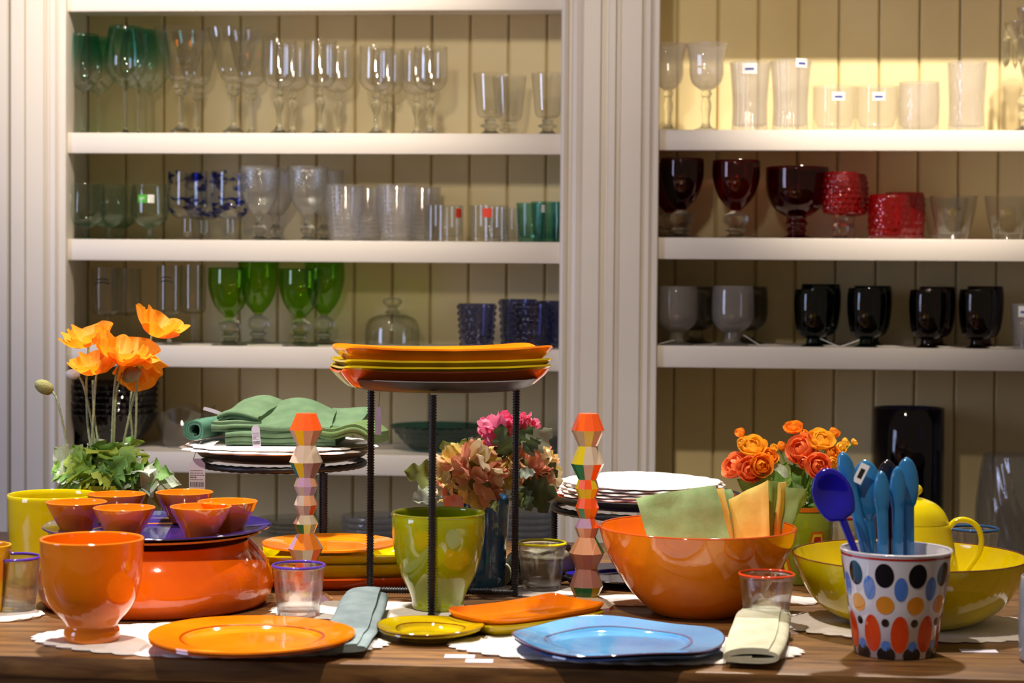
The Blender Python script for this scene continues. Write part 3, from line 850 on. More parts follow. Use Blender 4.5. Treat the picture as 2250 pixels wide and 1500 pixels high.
# ---- right cabinet, third shelf
zC = ZR['C']
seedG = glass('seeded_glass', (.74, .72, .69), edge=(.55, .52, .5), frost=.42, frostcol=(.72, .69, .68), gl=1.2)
sd = row('seeded', 'seeded_goblet', 'glass', 'seeded goblets on the third right shelf', zC, [
    (1487, 629, 46, .06, 'cloudy seeded glass goblet against the centre trim on the dark shelf'),
    (1609, 628, 46, .06, 'cloudy seeded glass goblet between the trim-side one and the dark green goblets')], seedG, seedG, seg=40)
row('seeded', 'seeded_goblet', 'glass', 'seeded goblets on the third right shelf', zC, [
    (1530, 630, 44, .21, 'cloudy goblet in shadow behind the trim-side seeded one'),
    (1642, 630, 44, .21, 'cloudy goblet in shadow behind the second seeded one')], glass('shaded_seeded', (.42, .38, .33), edge=(.2, .17, .14), frost=.06, gl=.8), seg=32)  # seeded glass again, tinted darker to stand for shadow on the back pair
dgrn = glass('bottle_green_glass', (.035, .09, .085), edge=(.004, .012, .012), gl=1.0)
row('plum', 'dark_goblet', 'glass', 'dark green goblets on the third right shelf', zC, [
    (1786, 636, 42, .06, 'near-black green goblet nearest the cloudy seeded goblets'),
    (1903, 633, 42, .06, 'near-black green goblet nearest the plum goblets'),
    (1802, 624, 44, .19, 'near-black green goblet behind the one nearest the seeded goblets'),
    (1916, 628, 42, .19, 'near-black green goblet behind the one nearest the plum goblets')], dgrn, dgrn, seg=40)
plum = glass('plum_glass', (.11, .03, .035), edge=(.015, .003, .004))
row('plum', 'plum_goblet', 'glass', 'plum goblets on the third right shelf', zC, [
    (2037, 637, 40, .06, 'dark plum goblet next to the dark green goblets'),
    (2146, 636, 40, .06, 'dark plum goblet next to the ribbed tumbler at the edge'),
    (2058, 630, 40, .19, 'dark plum goblet behind the one next to the dark green goblets'),
    (2163, 629, 40, .19, 'dark plum goblet behind the one next to the edge tumbler')], plum, plum, seg=40)
rt = trow([(0, .78), (.05, .8), (1, 1.0)], 'ribbed_tumbler', 'tumbler', None, zC, [
    (2256, 668, 36, .05, 'clear ribbed tumbler with a blue and white label cut off at the right edge')], ringG, mod=lambda H: rings(2 * PI * 14 / H, .012, 0), seg=64, rows=80)
price_label(rt[0], .0395, .085, -.35, .026, .024)
# paper tags lying on the feet of the shelf goblets
for px, a, lab in ((1462, .25, 'white paper price tag on the foot of the trim-side seeded goblet'), (1652, -.55, 'white paper price tag on the foot of the second seeded goblet'), (1822, -.4, 'white paper price tag by the first dark green goblet'), (1868, .35, 'white paper price tag by the second dark green goblet')):
    p = shelf_pt(px, zC, .040)
    m = MB().box(-.022, .022, -.005, .005, -.0006, .0006, mtx=Matrix.Rotation(-a, 4, 'Y'))
    solo('price_tag', m, whitep, lab, 'tag', p + Vector((0, 0, .024 * abs(math.sin(a)) + .0008)), group='price tags on the third right shelf', smooth=0)

# ---- right cabinet, lower compartment
zE = ZR['E']
p = shelf_pt(1993, zE, .17); s = scl(p)
H = onY(1993, 896, YF + .17).z - zE
pr = [(70 * s, 0), (76 * s, .006), (77 * s, H * .3), (77 * s, H * .7), (76 * s, H)]
solo('blue_vase', MB().lathe(wall_profile(pr, .005, .01), 48), glass('navy_swirl_glass', (.03, .03, .15), edge=(.002, .002, .02), brush=((.10, .09, .10), .60)), 'tall navy swirled glass vase standing behind the ceramic spoons', 'vase', p, smooth=50)
p = shelf_pt(2232, zE, .13); s = scl(p)
H = onY(2232, 1000, YF + .13).z - zE
jr = thing('crystal_jar', 'large clear swirl-cut glass jar with a black label at the right edge', 'jar', p)
pr = [(q.x, q.y) for q in spl([(86 * s, 0), (88 * s, H * .2), (86 * s, H * .55), (78 * s, H * .85), (72 * s, H)], 10)]
part('body', MB().lathe(wall_profile(pr, .005, .012), 120, lambda th, z, r: r * (1 + .012 * math.cos(26 * th + z * 90))), glass('jar_glass', (.78, .79, .82), edge=(.5, .5, .56), frost=.16, frostcol=(.6, .6, .68), gl=1.6), jr, 40)
m = MB().grid(lambda u, v: ((82 * s + .004) * math.cos(FACE - .02 + (u - .5) * .5 + .45), (82 * s + .004) * math.sin(FACE - .02 + (u - .5) * .5 + .45), H * .42 + v * H * .33), 6, 2)
part('label', m, pbr('black_label', '#121212', .5), jr, 40)
p = shelf_pt(2240, zE, .045); s = scl(p)

# ================================================================== the table: pottery, plates, tumblers
orange = glaze('orange_glaze', '#F08410', '#E67608')
orangeD = glaze('deep_orange_glaze', '#E66408', '#DA5806')
yellow = glaze('yellow_glaze', '#D9C400', '#CDB600')
mustard = glaze('mustard_glaze', '#C2A80A', '#AE9406')
lime = glaze('lime_glaze', '#97A30C', '#87930A')
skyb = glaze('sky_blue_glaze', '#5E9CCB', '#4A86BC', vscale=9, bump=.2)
cobalt = glaze('cobalt_glaze', '#3A34E4', '#2C28C0', vscale=12)
violet = glaze('violet_glaze', '#3B2A86', '#2C2168', vscale=10)
brownrim = glaze('brown_rim', '#5A2A10')
terra = glaze('terracotta_glaze', '#B4492C', '#A03C22')

def px_prof(pts, s, n=5):
    return [(q.x * s, q.y * s) for q in spl([(r, h) for r, h in pts], n)]
def pot(name, label, cat, px, py, pts, m, t=5, floor=6, rim=None, rim_r=3.0, group=None, seg=56, mod=None, z=ZT, n=5):
    p = onZ(px, py, z)
    s = scl(p)
    pr = px_prof(pts, s, n)
    o = thing(name, label, cat, p, 0, group)
    part('body', MB().lathe(wall_profile(pr, t * s, floor * s), seg, mod), m, o, 55)
    if rim:
        r, h = pr[-1]
        r -= t * s * .5
        ring = [(r + rim_r * s * math.cos(a), h + rim_r * s * math.sin(a) * .8) for a in [2 * PI * i / 8 for i in range(9)]]
        part('rim', MB().lathe(ring[::-1] if False else ring, seg, mod), rim, o, 80)
    return o, s
EPS = .0004
MATZ = .0046                                     # thickness of a quilted mat
# big orange cup at front left
pot('orange_cup', 'big orange stoneware cup with a foot ring at the front left', 'cup', 202, 1404, [(58, 0), (61, 5), (60, 22), (55, 32), (62, 44), (82, 66), (98, 92), (106, 122), (110, 160), (112, 205), (113, 222)],
    orange, 7, 26, z=ZT + MATZ + EPS)
pot('yellow_pot', 'tall plain yellow pot at the left edge behind the orange cup', 'pot', 116, 1277, [(76, 0), (82, 6), (90, 60), (95, 120), (98, 192)], yellow, 5, 8)
# the upturned pot with its plates and the six little bowls
PB = onZ(343, 1323); sb = scl(PB)
pot('pedestal_pot', 'wide bulging orange pot under the violet plate', 'pot', 343, 1323, [(225, 0), (242, 6), (254, 32), (254, 62), (243, 92), (225, 118), (206, 138)], orangeD, 8, 8)
zt_ = ZT + 138.5 * sb + .002
def plate(name, label, px, py, r, m, h=22, z=ZT, foot=.55, group=None, mod=None, rimm=None, t=5, cat='plate', well=.62, pt=None, s=None, line=None):
    p = pt if pt is not None else onZ(px, py, z)
    s = s or scl(p)
    o = thing(name, label, cat, p, 0, group)
    up = [(foot * r, 0), (foot * r + 3, .5), (well * r, 2), (well * r * 1.08, h * .30), (r * .84, h * .72), (r, h)]
    lo = [(r - 1, h + t * .8), (r * .92, h * .86 + t * .9), (r * .80, h * .66 + t), (well * r * 1.13, h * .52 + t), (well * r * 1.08, h * .40 + t), (well * r * 1.03, 3.2 + t), (well * r * .94, .6 + t), (foot * r * .6, t)]
    pr = [(0, 0)] + [(q.x * s, q.y * s) for q in spl(up, 3)] + [(q.x * s, q.y * s) for q in spl(lo, 3)] + [(0, t * s)]
    part('body', MB().lathe(pr, 72, mod), m, o, 38)
    if line:
        lr_ = well * r * 1.12
        part('well_line', MB().lathe([(lr_ * s * 1.012, (h * .53 + t + .5) * s), (lr_ * s * .975, (h * .48 + t + .3) * s)][::-1], 72, mod), line, o, 60)
    if rimm:
        ring = [((r - .5) * s + 2.3 * s * math.cos(a), (h + t * .4) * s + 2.3 * s * math.sin(a)) for a in [2 * PI * i / 6 for i in range(7)]]
        part('rim', MB().lathe(ring, 72, mod), rimm, o, 80)
    return o, p, s
plate('orange_plate', 'orange plate showing as a thin edge under the violet plate', 343, 0, 232, orange, 16, pt=Vector((PB.x, PB.y, zt_)), s=sb, foot=.5)
zt2 = zt_ + 6.4 * sb
plate('violet_plate', 'violet blue plate on the wide orange pot carrying six small bowls', 343, 0, 246, violet, 21, pt=Vector((PB.x + .002, PB.y, zt2)), s=sb, foot=.5, rimm=glaze('violet_rim', '#251A50'), well=.66)
zf = zt2 + 8.6 * sb + EPS
sbm = None
for px, py, lab in ((441, 1183, 'small orange bowl at the front right of the violet plate'), (168, 1172, 'small orange bowl at the left end of the violet plate'), (256, 1152, 'small orange bowl at the back left of the violet plate'),
                    (273, 1186, 'small orange bowl at the front centre, just behind the big orange cup'), (405, 1147, 'small orange bowl at the back right of the violet plate'), (500, 1170, 'small orange bowl at the right end of the violet plate')):
    p = onZ(px, py, zf)
    s = scl(p)
    if sbm is None:
        pr = px_prof([(27, 0), (31, 2), (40, 18), (54, 42), (64, 62), (67.5, 71)], s, 4)
        sbm = MB().lathe(wall_profile(pr, 3.6 * s, 5 * s), 44).mesh('small_bowl', orange, 55)
    o = link('small_bowl', sbm)
    o.location = p
    o.rotation_euler = (0, 0, RND.uniform(0, 6))
    tag(o, lab, 'bowl', 'small orange bowls on the violet plate')
# front plates
wob = lambda th, z, r: (r * (1 + .006 * math.cos(3 * th + 1)), z + .0012 * math.cos(2 * th + .5) * min(1, z / .008))
zm = ZT + MATZ + EPS
o, p, s = plate('orange_plate', 'orange plate underneath at the front, lower of the pair', 553, 1420, 222, orangeD, 20, z=zm, mod=wob)
plate('orange_plate', 'glossy orange dinner plate on top at the front, upper of the pair', 553, 0, 226, orange, 21, mod=wob, line=glaze('rust_line', '#A84808'), pt=p + Vector((.001, -.001, 6.2 * s)), s=s)
o, p, s = plate('yellow_dish', 'small mustard dish, lower of the pair at the front centre', 944, 1401, 113, mustard, 20, mod=wob, well=.58)
plate('yellow_dish', 'small mustard dish with a brown ring, upper of the pair at the front centre', 944, 0, 117, mustard, 20, mod=wob, pt=p + Vector((.001, .001, 6.3 * s)), s=s, well=.58, line=glaze('dish_line', '#7A3E08'), rimm=glaze('mustard_rim', '#8A6A08'))
wav4 = lambda th, z, r: (r * (1 + .012 * math.cos(4 * th)), z + .0032 * math.cos(4 * th - 1.15) * max(0, min(1, (r - .075) / .06)))
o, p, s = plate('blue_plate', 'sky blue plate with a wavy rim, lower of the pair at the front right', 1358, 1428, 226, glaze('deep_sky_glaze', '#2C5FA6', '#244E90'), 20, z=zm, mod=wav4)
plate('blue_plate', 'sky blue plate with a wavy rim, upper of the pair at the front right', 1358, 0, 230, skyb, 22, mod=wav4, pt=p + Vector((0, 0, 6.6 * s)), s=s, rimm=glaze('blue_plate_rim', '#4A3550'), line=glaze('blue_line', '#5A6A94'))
# right bowls
OB, so = pot('orange_bowl', 'large deep orange bowl holding green and yellow napkins', 'bowl', 1531, 1346, [(90, 0), (101, 6), (123, 26), (148, 52), (172, 84), (195, 124), (209, 160), (217, 190)], orange, 6, 10, rim=glaze('orange_rim', '#B8440A'), rim_r=3.2)
YBW, sy = pot('yellow_bowl', 'large yellow bowl with a brown rim at the right holding a yellow coffee pot', 'bowl', 1996, 1362, [(132, 0), (148, 5), (186, 26), (216, 56), (238, 94), (250, 124), (256, 144)], yellow, 5, 9, rim=brownrim, rim_r=2.6, z=zm)
pot('lime_cup', 'big lime green stoneware cup standing under the tall stand', 'cup', 962, 1335, [(54, 0), (57, 4), (58, 22), (68, 46), (84, 78), (94, 112), (100, 150), (103, 190), (102, 205), (103, 210)], lime, 7, 12, z=zm)
plate('cobalt_plate', 'cobalt blue plate lying under the right-hand stand', 1390, 1276, 148, cobalt, 15, rimm=glaze('cobalt_rim', '#3A2A20'), cat='plate')
# tumblers with coloured rims
tumG = solid_glass('tumbler_glass', (.975, .98, .98))
def tumbler(label, px, py, rb, rt, h, rimcol, z=ZT):
    p = onZ(px, py, z)
    s = scl(p)
    o = thing('rimmed_tumbler', label, 'tumbler', p, 0, 'tumblers with coloured rims')
    pr = [(q.x * s, q.y * s) for q in spl([(rb - 4, 0), (rb, 3), (rb + (rt - rb) * .5, h * .5), (rt, h)], 5)]
    part('glass_wall', MB().lathe(wall_profile(pr, 2.6 * s, 11 * s), 40), tumG, o, 50)
    rr = (rt - 1.3) * s
    ring = [(rr + 3.0 * s * math.cos(a), h * s + 3.2 * s * math.sin(a)) for a in [2 * PI * i / 8 for i in range(9)]]
    part('rim', MB().lathe(ring, 44), glaze('rim_' + rimcol, '#' + rimcol), o, 80)
tumbler('clear tumbler with a violet rim in front of the left candlestick', 656, 1350, 46, 58, 109, '5A38B4', zm)
tumbler('clear tumbler with a yellow rim between the blue bucket and the right candlestick', 1190, 1293, 42, 53, 101, 'E0D010', zm)
tumbler('clear tumbler with a red rim behind the beige napkin', 1683, 1392, 43, 61, 132, 'D8431E')
tumbler('clear tumbler with a violet rim at the left picture edge', 30, 1337, 46, 58, 114, '5A38B4', zm)
tumbler('clear tumbler with a blue rim behind the yellow bowl', 2139, 1262, 40, 53, 102, '2E68A8')
tumbler('clear tumbler with a dark red rim half hidden behind the cobalt spoon', 1848, 1246, 34, 46, 112, '8E1420')
pot('striped_cup', 'yellow and orange cup cut off by the left picture edge', 'cup', -36, 1342, [(40, 0), (44, 8), (50, 60), (57, 120), (60, 146)], glaze('striped_glaze', '#DDB81A', '#E07A10', vscale=26), 4, 8, z=zm)
pot('pale_jar', 'pale grey jar cut off by the right picture edge in front', 'jar', 2309, 1452, [(60, 0), (68, 8), (70, 60), (70, 150), (66, 186)], glaze('pale_glaze', '#A9B0BA'), 5, 8)

# dotted cup for the spoons
CP = onZ(1966, 1434); cs = scl(CP)
cup = thing('dotted_cup', 'white cup printed with black, blue, orange and red dots holding the spoons', 'cup', CP)
china = glaze('white_china', '#CFCCD8', var=.01, bump=.02)
part('body', MB().lathe(wall_profile([(84 * cs, 0), (88 * cs, 3 * cs), (105 * cs, 116 * cs), (122 * cs, 230 * cs)], 5 * cs, 8 * cs), 64), china, cup, 50)
ring = [((119.6) * cs + 3.1 * cs * math.cos(a), 229.0 * cs + 3.1 * cs * math.sin(a)) for a in [2 * PI * i / 8 for i in range(9)]]
part('rim', MB().lathe(ring, 64), china, cup, 80)
part('rim_band', MB().lathe([(cs * (88.35 + 34.0 * (h / 230)), h * cs) for h in (219, 224)], 64), glaze('red_print', '#B0281E'), cup, 80)
dotc = {'k': glaze('black_print', '#17141C'), 'b': glaze('blue_print', '#4F7BD0'), 'o': glaze('orange_print', '#D98A2A'), 'r': glaze('vermilion_print', '#CE3E14')}
for (h, hw, hh, ph, c) in ((186, 21, 26.5, 18, 'k'), (157, 14.5, 26, 0, 'b'), (121, 20, 20, 18, 'o'), (82, 8.3, 9, 18, 'k'), (57, 19.5, 41, 0, 'r'), (31, 10, 11, 18, 'b'), (10.5, 20, 19, 18, 'k')):
    m = MB()
    v, f = [], []
    def onc(dx, dz):
        z = max(1.0, h + dz)
        r = (88 + 34 * z / 230) + .45
        a = dx / r
        return (r * math.sin(a) * cs, -r * math.cos(a) * cs, z * cs)
    v.append(onc(0, 0))
    for rg in (.55, 1.0):
        for i in range(24):
            a = 2 * PI * i / 24
            v.append(onc(hw * rg * math.cos(a), hh * rg * math.sin(a)))
    f += [(0, 1 + i, 1 + (i + 1) % 24) for i in range(24)]
    f += [(1 + i, 25 + i, 25 + (i + 1) % 24, 1 + (i + 1) % 24) for i in range(24)]
    m.add(v, f)
    me = m.mesh('printed_dot', dotc[c], 60)
    for k in range(10):
        link('printed_dot', me, cup, Matrix.Rotation(math.radians(ph + 36 * k - 1), 4, 'Z'))

# ------------------------------------------------------------------ rectangular trays
def tray_mesh(name, Lx, Ly, H, m, t=.0035, lift=.006, n=64, base=.78, sag=0.0):
    """rounded rectangular tray: flat floor, flared sides, lifted corners"""
    def ring(a, b, z, lf):
        o = []
        for i in range(n):
            th = 2 * PI * i / n
            c, s_ = math.cos(th), math.sin(th)
            e = 2 / 7
            x = a * math.copysign(abs(c) ** e, c)
            y = b * math.copysign(abs(s_) ** e, s_)
            cor = (abs(x) / a * abs(y) / b) ** 3
            o.append((x * (1 + .05 * cor * (lf > 0)), y * (1 + .05 * cor * (lf > 0)), z + lf * cor))
        return o
    a, b = Lx / 2, Ly / 2
    d = min(a, b) * (1 - base)
    rows = [ring(.02, .01, 0, 0), ring(a - d, b - d, 0, 0), ring(a - d * .72, b - d * .72, H * .22, 0), ring(a - d * .3, b - d * .3, H * .66, lift * .5), ring(a, b, H, lift),
            ring(a - .001, b - .001, H + t * .8, lift), ring(a - d * .3, b - d * .3, H * .66 + t, lift * .5), ring(a - d * .74, b - d * .74, H * .22 + t, 0), ring(a - d * 1.04, b - d * 1.04, t, 0), ring(.02, .01, t, 0)]
    mb = MB()
    v = [q for r in rows for q in r]
    f = []
    for k in range(len(rows) - 1):
        for i in range(n):
            j = (i + 1) % n
            f.append((k * n + i, k * n + j, (k + 1) * n + j, (k + 1) * n + i))
    f.append(tuple(range(n - 1, -1, -1)))
    f.append(tuple((len(rows) - 1) * n + i for i in range(n)))
    mb.add(v, f)
    return mb.mesh(name, m, 40)
def tray(name, me, label, loc, rz, group=None):
    o = link(name, me)
    o.location = loc
    o.rotation_euler = (0, 0, rz)
    return tag(o, label, 'tray', group)
# pair at the front centre (corners measured on the rim)
c = [onZ(a, b, ZT + .028) for a, b in ((997, 1336), (1247, 1302), (1310, 1330), (1068, 1366))]
ctr = (c[0] + c[1] + c[2] + c[3]) / 4
lx = ((c[1] - c[0]).length + (c[2] - c[3]).length) / 2
ly = ((c[3] - c[0]).length + (c[2] - c[1]).length) / 2
ang = math.atan2((c[1] - c[0]).y + (c[2] - c[3]).y, (c[1] - c[0]).x + (c[2] - c[3]).x)
ly = min(ly, .135)
tm = tray_mesh('oblong_tray', lx, ly, .014, mustard, lift=.004)
tray('oblong_tray', tm, 'mustard oblong tray lying beneath the orange one at the front centre', (ctr.x, ctr.y, ZT + .0008), ang, 'oblong trays')
tm = tray_mesh('oblong_tray', lx, ly, .015, orange, lift=.006)
tray('oblong_tray', tm, 'orange oblong tray on top of the mustard one left of the blue plate', (ctr.x, ctr.y + .001, ZT + .0098), ang + .01, 'oblong trays')

# ------------------------------------------------------------------ faceted candlesticks
SECT = [(908, 22), (945, 36.5), (980, 20.5), (1019, 37), (1054, 20), (1074, 26.5), (1095, 18.5), (1117, 26), (1140, 17), (1160, 27.5), (1182, 19), (1217, 39), (1252, 23), (1291, 37), (1313, 27), (1322, 46), (1334, 60), (1341, 60)]
cc = ['E8561A', '1F7A45', 'D9C41A', 'B795B8', 'D8A27E', 'C9B9A6', '9C6E66', 'E07A1E', 'BFAF8E']
cmats = [pbr('facet_' + h, '#' + h, .22, coat=.3, var=.01) for h in cc]
def candlestick(label, px, py, top, seed):
    p = onZ(px, py)
    s = scl(p)
    H = onY(px, top, p.y).z - ZT
    rr = random.Random(seed)
    o = thing('candlestick', label, 'candlestick', p, seed * .21, 'striped faceted candlesticks')
    k = H / (1341 - 908)
    n = 10
    rows = [[(r * s * math.cos(2 * PI * (j + .5) / n), r * s * math.sin(2 * PI * (j + .5) / n), (1341 - y) * k) for j in range(n)] for y, r in SECT]
    names = ['nozzle'] + ['bead'] * 7 + ['base']
    pairs = [(0, 2), (2, 4), (4, 6), (6, 8), (8, 10), (10, 12), (12, 14), (14, 17)]
    for q, (a, b) in enumerate(pairs):
        m = MB()
        for i in range(a, b):
            hue = rr.randrange(9)
            for j in range(n):
                if rr.random() < .62:
                    hue = rr.randrange(9)
                if q == 0 and i == 0 and rr.random() < .7:
                    hue = 0
                m.add([rows[i][j], rows[i + 1][j], rows[i + 1][(j + 1) % n], rows[i][(j + 1) % n]], [(0, 1, 2, 3)], hue)
        if a == 0:
            m.add(rows[0], [tuple(range(n))], 0)
        if b == 17:
            m.add(rows[17], [tuple(range(n - 1, -1, -1))], 0)
        part('nozzle' if q == 0 else ('base' if b == 17 else 'bead'), m, cmats, o, 0)
    return o
candlestick('striped faceted candlestick in front of the green napkin stand, left of the pair', 671, 1322, 908, 3)
candlestick('striped faceted candlestick beside the large orange bowl, right of the pair', 1288, 1336, 908, 8)

# ------------------------------------------------------------------ coffee pot in the yellow bowl
p = Vector((YBW.location.x, YBW.location.y, zm + 10 * sy)); p.x += 14 * sy
kp = thing('coffee_pot', 'yellow coffee pot with a domed lid and loop handle standing in the yellow bowl', 'coffee pot', p)
bh = 203
part('body', MB().lathe(wall_profile(px_prof([(84, 0), (100, 4), (99, 60), (86, 140), (72, bh)], sy), 4 * sy, 6 * sy), 48), yellow, kp, 50)
lid = px_prof([(70, 2), (68, 12), (58, 30), (40, 46), (16, 56), (8, 58)], sy)
part('lid', MB().lathe([(0, 0)] + lid + [(0, 58 * sy)], 40, mtx=Matrix.Translation((0, 0, bh * sy))), yellow, kp, 50)
kn = px_prof([(6, 57), (5, 62), (11, 68), (13, 76), (8, 84), (3, 86)], sy, 3)
part('lid_knob', MB().lathe([(0, 56 * sy)] + kn + [(0, 86 * sy)], 20, mtx=Matrix.Translation((0, 0, bh * sy))), yellow, kp, 50)
hd = [(68, 195), (84, 212), (108, 214), (130, 200), (140, 172), (134, 140), (116, 112), (100, 88)]
part('handle', MB().tube([(q.x * sy, -.006, q.y * sy) for q in spl([Vector((a, b)) for a, b in hd], 4)], 10 * sy, 10, flat=.62), yellow, kp, 60)
spt = [(-70, 120), (-98, 150), (-112, 190), (-124, 208)]
part('spout', MB().tube([(q.x * sy, .004, q.y * sy) for q in spl([Vector((a, b)) for a, b in spt], 4)], [(20 - i * .8) * sy for i in range(13)], 12), yellow, kp, 60)

# ------------------------------------------------------------------ stack of plates behind the left candlestick
SP = onD(742, 1296, 3.17); SP.z = ZT
ss = scl(SP)
tm = tray_mesh('square_plate', .245, .17, .017, orangeD, lift=.002, base=.80)
tray('square_plate', tm, 'deep orange oblong plate at the bottom of the pile left of the green cup', (SP.x, SP.y, ZT + .0008), .22, 'oblong plates left of the green cup')
tm = tray_mesh('square_plate', .25, .175, .021, yellow, lift=.002, base=.82)
tray('square_plate', tm, 'bright yellow oblong plate, lower yellow one of the pile left of the green cup', (SP.x, SP.y, ZT + .0188), .22, 'oblong plates left of the green cup')
tray('square_plate', tm, 'bright yellow oblong plate, upper yellow one of the pile left of the green cup', (SP.x + .002, SP.y, ZT + .0345), .22, 'oblong plates left of the green cup')
plate('orange_plate', 'round orange plate lying on the yellow oblong plates behind the left candlestick', 0, 0, 148, orange, 10, pt=Vector((SP.x - .014, SP.y - .002, ZT + .0585)), s=ss, foot=.5)

# ================================================================== mats, stands, napkins, tags
linen = pbr('quilted_linen', '#E6E0DC', .85, var=.03, vscale=60, bump=.5, bscale=420)
def mat_mesh(name, a, b, n, t=.0042, depth_=.055):
    """oval quilted mat with a scalloped border"""
    m = MB()
    rows = []
    seg = n * 8
    for (f, z) in ((.02, t), (.5, t), (.84, t * 1.02), (.88, t * .72), (.93, t * 1.05), (.985, t * .85), (1.0, t * .45), (.985, 0.0002), (.5, 0.0), (.02, 0.0)):
        row = []
        for i in range(seg):
            th = 2 * PI * i / seg
            k = 1 + depth_ * abs(math.sin(n * th / 2)) * max(0, (f - .8) / .2)
            wz = z + .0012 * math.sin(3 * th + a * 40) * (f if f > .8 else 0) * (1 if z > 0.0005 else .0)
            row.append((a * f * k * math.cos(th), b * f * k * math.sin(th), wz))
        rows.append(row)
    v = [q for r in rows for q in r]
    f = []
    for k in range(len(rows) - 1):
        for i in range(seg):
            j = (i + 1) % seg
            f.append((k * seg + i, k * seg + j, (k + 1) * seg + j, (k + 1) * seg + i)[::-1])
    f.append(tuple(range(seg)))
    f.append(tuple((len(rows) - 1) * seg + i for i in range(seg))[::-1])
    m.add(v, f)
    return m.mesh(name, linen, 50)
def mat(label, px, py, a, b, n=40, rz=0.0, z=ZT, pt=None):
    p = pt if pt is not None else onZ(px, py, z)
    o = link('scalloped_mat', mat_mesh('scalloped_mat', a, b, n))
    o.location = (p.x, p.y, (z if pt is None else p.z) + .0001)
    o.rotation_euler = (0, 0, rz)
    return tag(o, label, 'placemat', 'scalloped white mats')
mat('scalloped white mat under the orange dinner plates at the front left', 462, 1408, .238, .118)
mat('scalloped white mat under the sky blue plates at the front right', 1372, 1425, .232, .108)
mat('scalloped white mat under the large yellow bowl', 2010, 1376, .19, .125, 34)
mat('scalloped white mat under the lime green cup', 850, 1346, .17, .085, 34)
mat('scalloped white mat under the violet-rimmed tumbler at the left edge', -12, 1352, .07, .06, 16)
mat('small scalloped mat under the yellow-rimmed tumbler', 1180, 1300, .085, .05, 18)
mat('scalloped white mat between the right candlestick and the orange bowl', 1385, 1322, .075, .04, 18)
mat('small round white coaster between the orange bowl and the yellow bowl', 1748, 1322, .036, .036, 12)

iron = pbr('black_iron', '#121118', .42, .0, var=.1, bump=.1, bscale=150)
def ribbed(p0, p1, r, pitch=.0042):
    """reinforcing bar: a rod with turned ridges"""
    p0, p1 = Vector(p0), Vector(p1)
    Ln = (p1 - p0).length
    n = max(2, int(Ln / pitch))
    pts, rad = [], []
    for i in range(n):
        for u, rr in ((0, .86), (.45, .86), (.62, 1.12), (.85, 1.12)):
            pts.append(p0.lerp(p1, (i + u) / n)); rad.append(r * rr)
    return MB().tube(pts, rad, 8)
def ring_bar(R, z, r, n=90):
    return MB().tube([(R * math.cos(2 * PI * i / n), R * math.sin(2 * PI * i / n), z) for i in range(n)], [r * (1.1 if i % 2 else .9) for i in range(n)], 8, closed=True)
def stand(label, ctr, R, H, legang, legR, lr=.0057, ring=True, base='tri'):
    o = thing('plate_stand', label, 'stand', ctr, 0, 'black iron stands')
    t = .003
    up = [(R * .30, H - .018), (R * .82, H - .017), (R * .93, H - .011), (R, H)]
    lo = [(R - .003, H + .001), (R * .92, H - .008), (R * .81, H - .0135), (R * .3, H - .014)]
    part('pan', MB().lathe([(0, H - .018)] + up + lo + [(0, H - .014)], 64), iron, o, 50)
    top = H - .0185 - (lr * 2.2 if ring else 0)
    feet = []
    for a in legang:
        x, y = legR * math.cos(a), legR * math.sin(a)
        feet.append((x, y))
        part('leg', ribbed((x, y, .0005), (x, y, top), lr), iron, o, 50)
    if ring:
        part('top_ring', ring_bar(legR, H - .0185 - lr * 1.15, lr), iron, o, 60)
    if base == 'tri':
        for i in (1,):
            a, b = feet[i], feet[(i + 1) % 3]
            part('base_bar', ribbed((a[0], a[1], lr + .0006), (b[0], b[1], lr + .0006), lr * .9), iron, o, 50)
    return o
TS = onD(964, 1330, 2.965); TS.z = ZT + MATZ + .0006
tH = onY(964, 829, TS.y).z - TS.z
stand('tall black iron stand carrying the stack of oblong trays', TS, .1492, tH, [math.radians(a) for a in (272, 32, 152)], .132, ring=False)
NS = onD(620, 1250, 3.40); NS.z = ZT
nH = onY(620, 985, NS.y).z - ZT
stand('black iron stand carrying the green napkins', NS, .155, nH, [math.radians(a) for a in (191, 311, 71)], .143, base=None)
RS = onD(1413, 1258, 3.25); RS.z = ZT
rH = onY(1413, 1083, RS.y).z - ZT
stand('black iron stand carrying the white scalloped mats', RS, .165, rH, [math.radians(a) for a in (181, 301, 61)], .151, base=None)

# tray stack on the tall stand
zz = TS.z + tH - .0135
cols = [(orangeD, .022, .012, 'orange oblong tray, bottom of the stack on the tall stand'), (mustard, .012, .006, 'mustard oblong tray, second from bottom on the tall stand'), (mustard, .012, .006, 'mustard oblong tray, third from bottom on the tall stand'), (orange, .019, .010, 'orange oblong tray with lifted corners, topmost on the tall stand')]
zc = zz + .0006
for k, (m, h, lf, lab) in enumerate(cols):
    tm = tray_mesh('oblong_tray', .325, .128 if k else .118, h, m, lift=lf, base=.70 if k else .62)
    tray('oblong_tray', tm, lab, (TS.x + .001 * k, TS.y + .001 * k, zc), math.radians(23), 'oblong trays on the tall stand')
    zc += (.0165, .0095, .0105, 0)[k]

# mats and red plate on the right-hand stand
pz = RS.z + rH - .0138
plate('terracotta_plate', 'terracotta plate lying on the right-hand stand under the white mats', 0, 0, 205, terra, 12, pt=Vector((RS.x, RS.y, pz)), s=scl(RS), foot=.5)
for k in range(5):
    a = .136 - k * .0015
    mat(f'round white scalloped mat on the right-hand stand, {("bottom", "second", "third", "fourth", "topmost")[k]} of the stack', 0, 0, a, a, 18, k * .2, pt=Vector((RS.x - .004 + .003 * (k % 2), RS.y - .002 * k, pz + .0125 + k * .0052)))
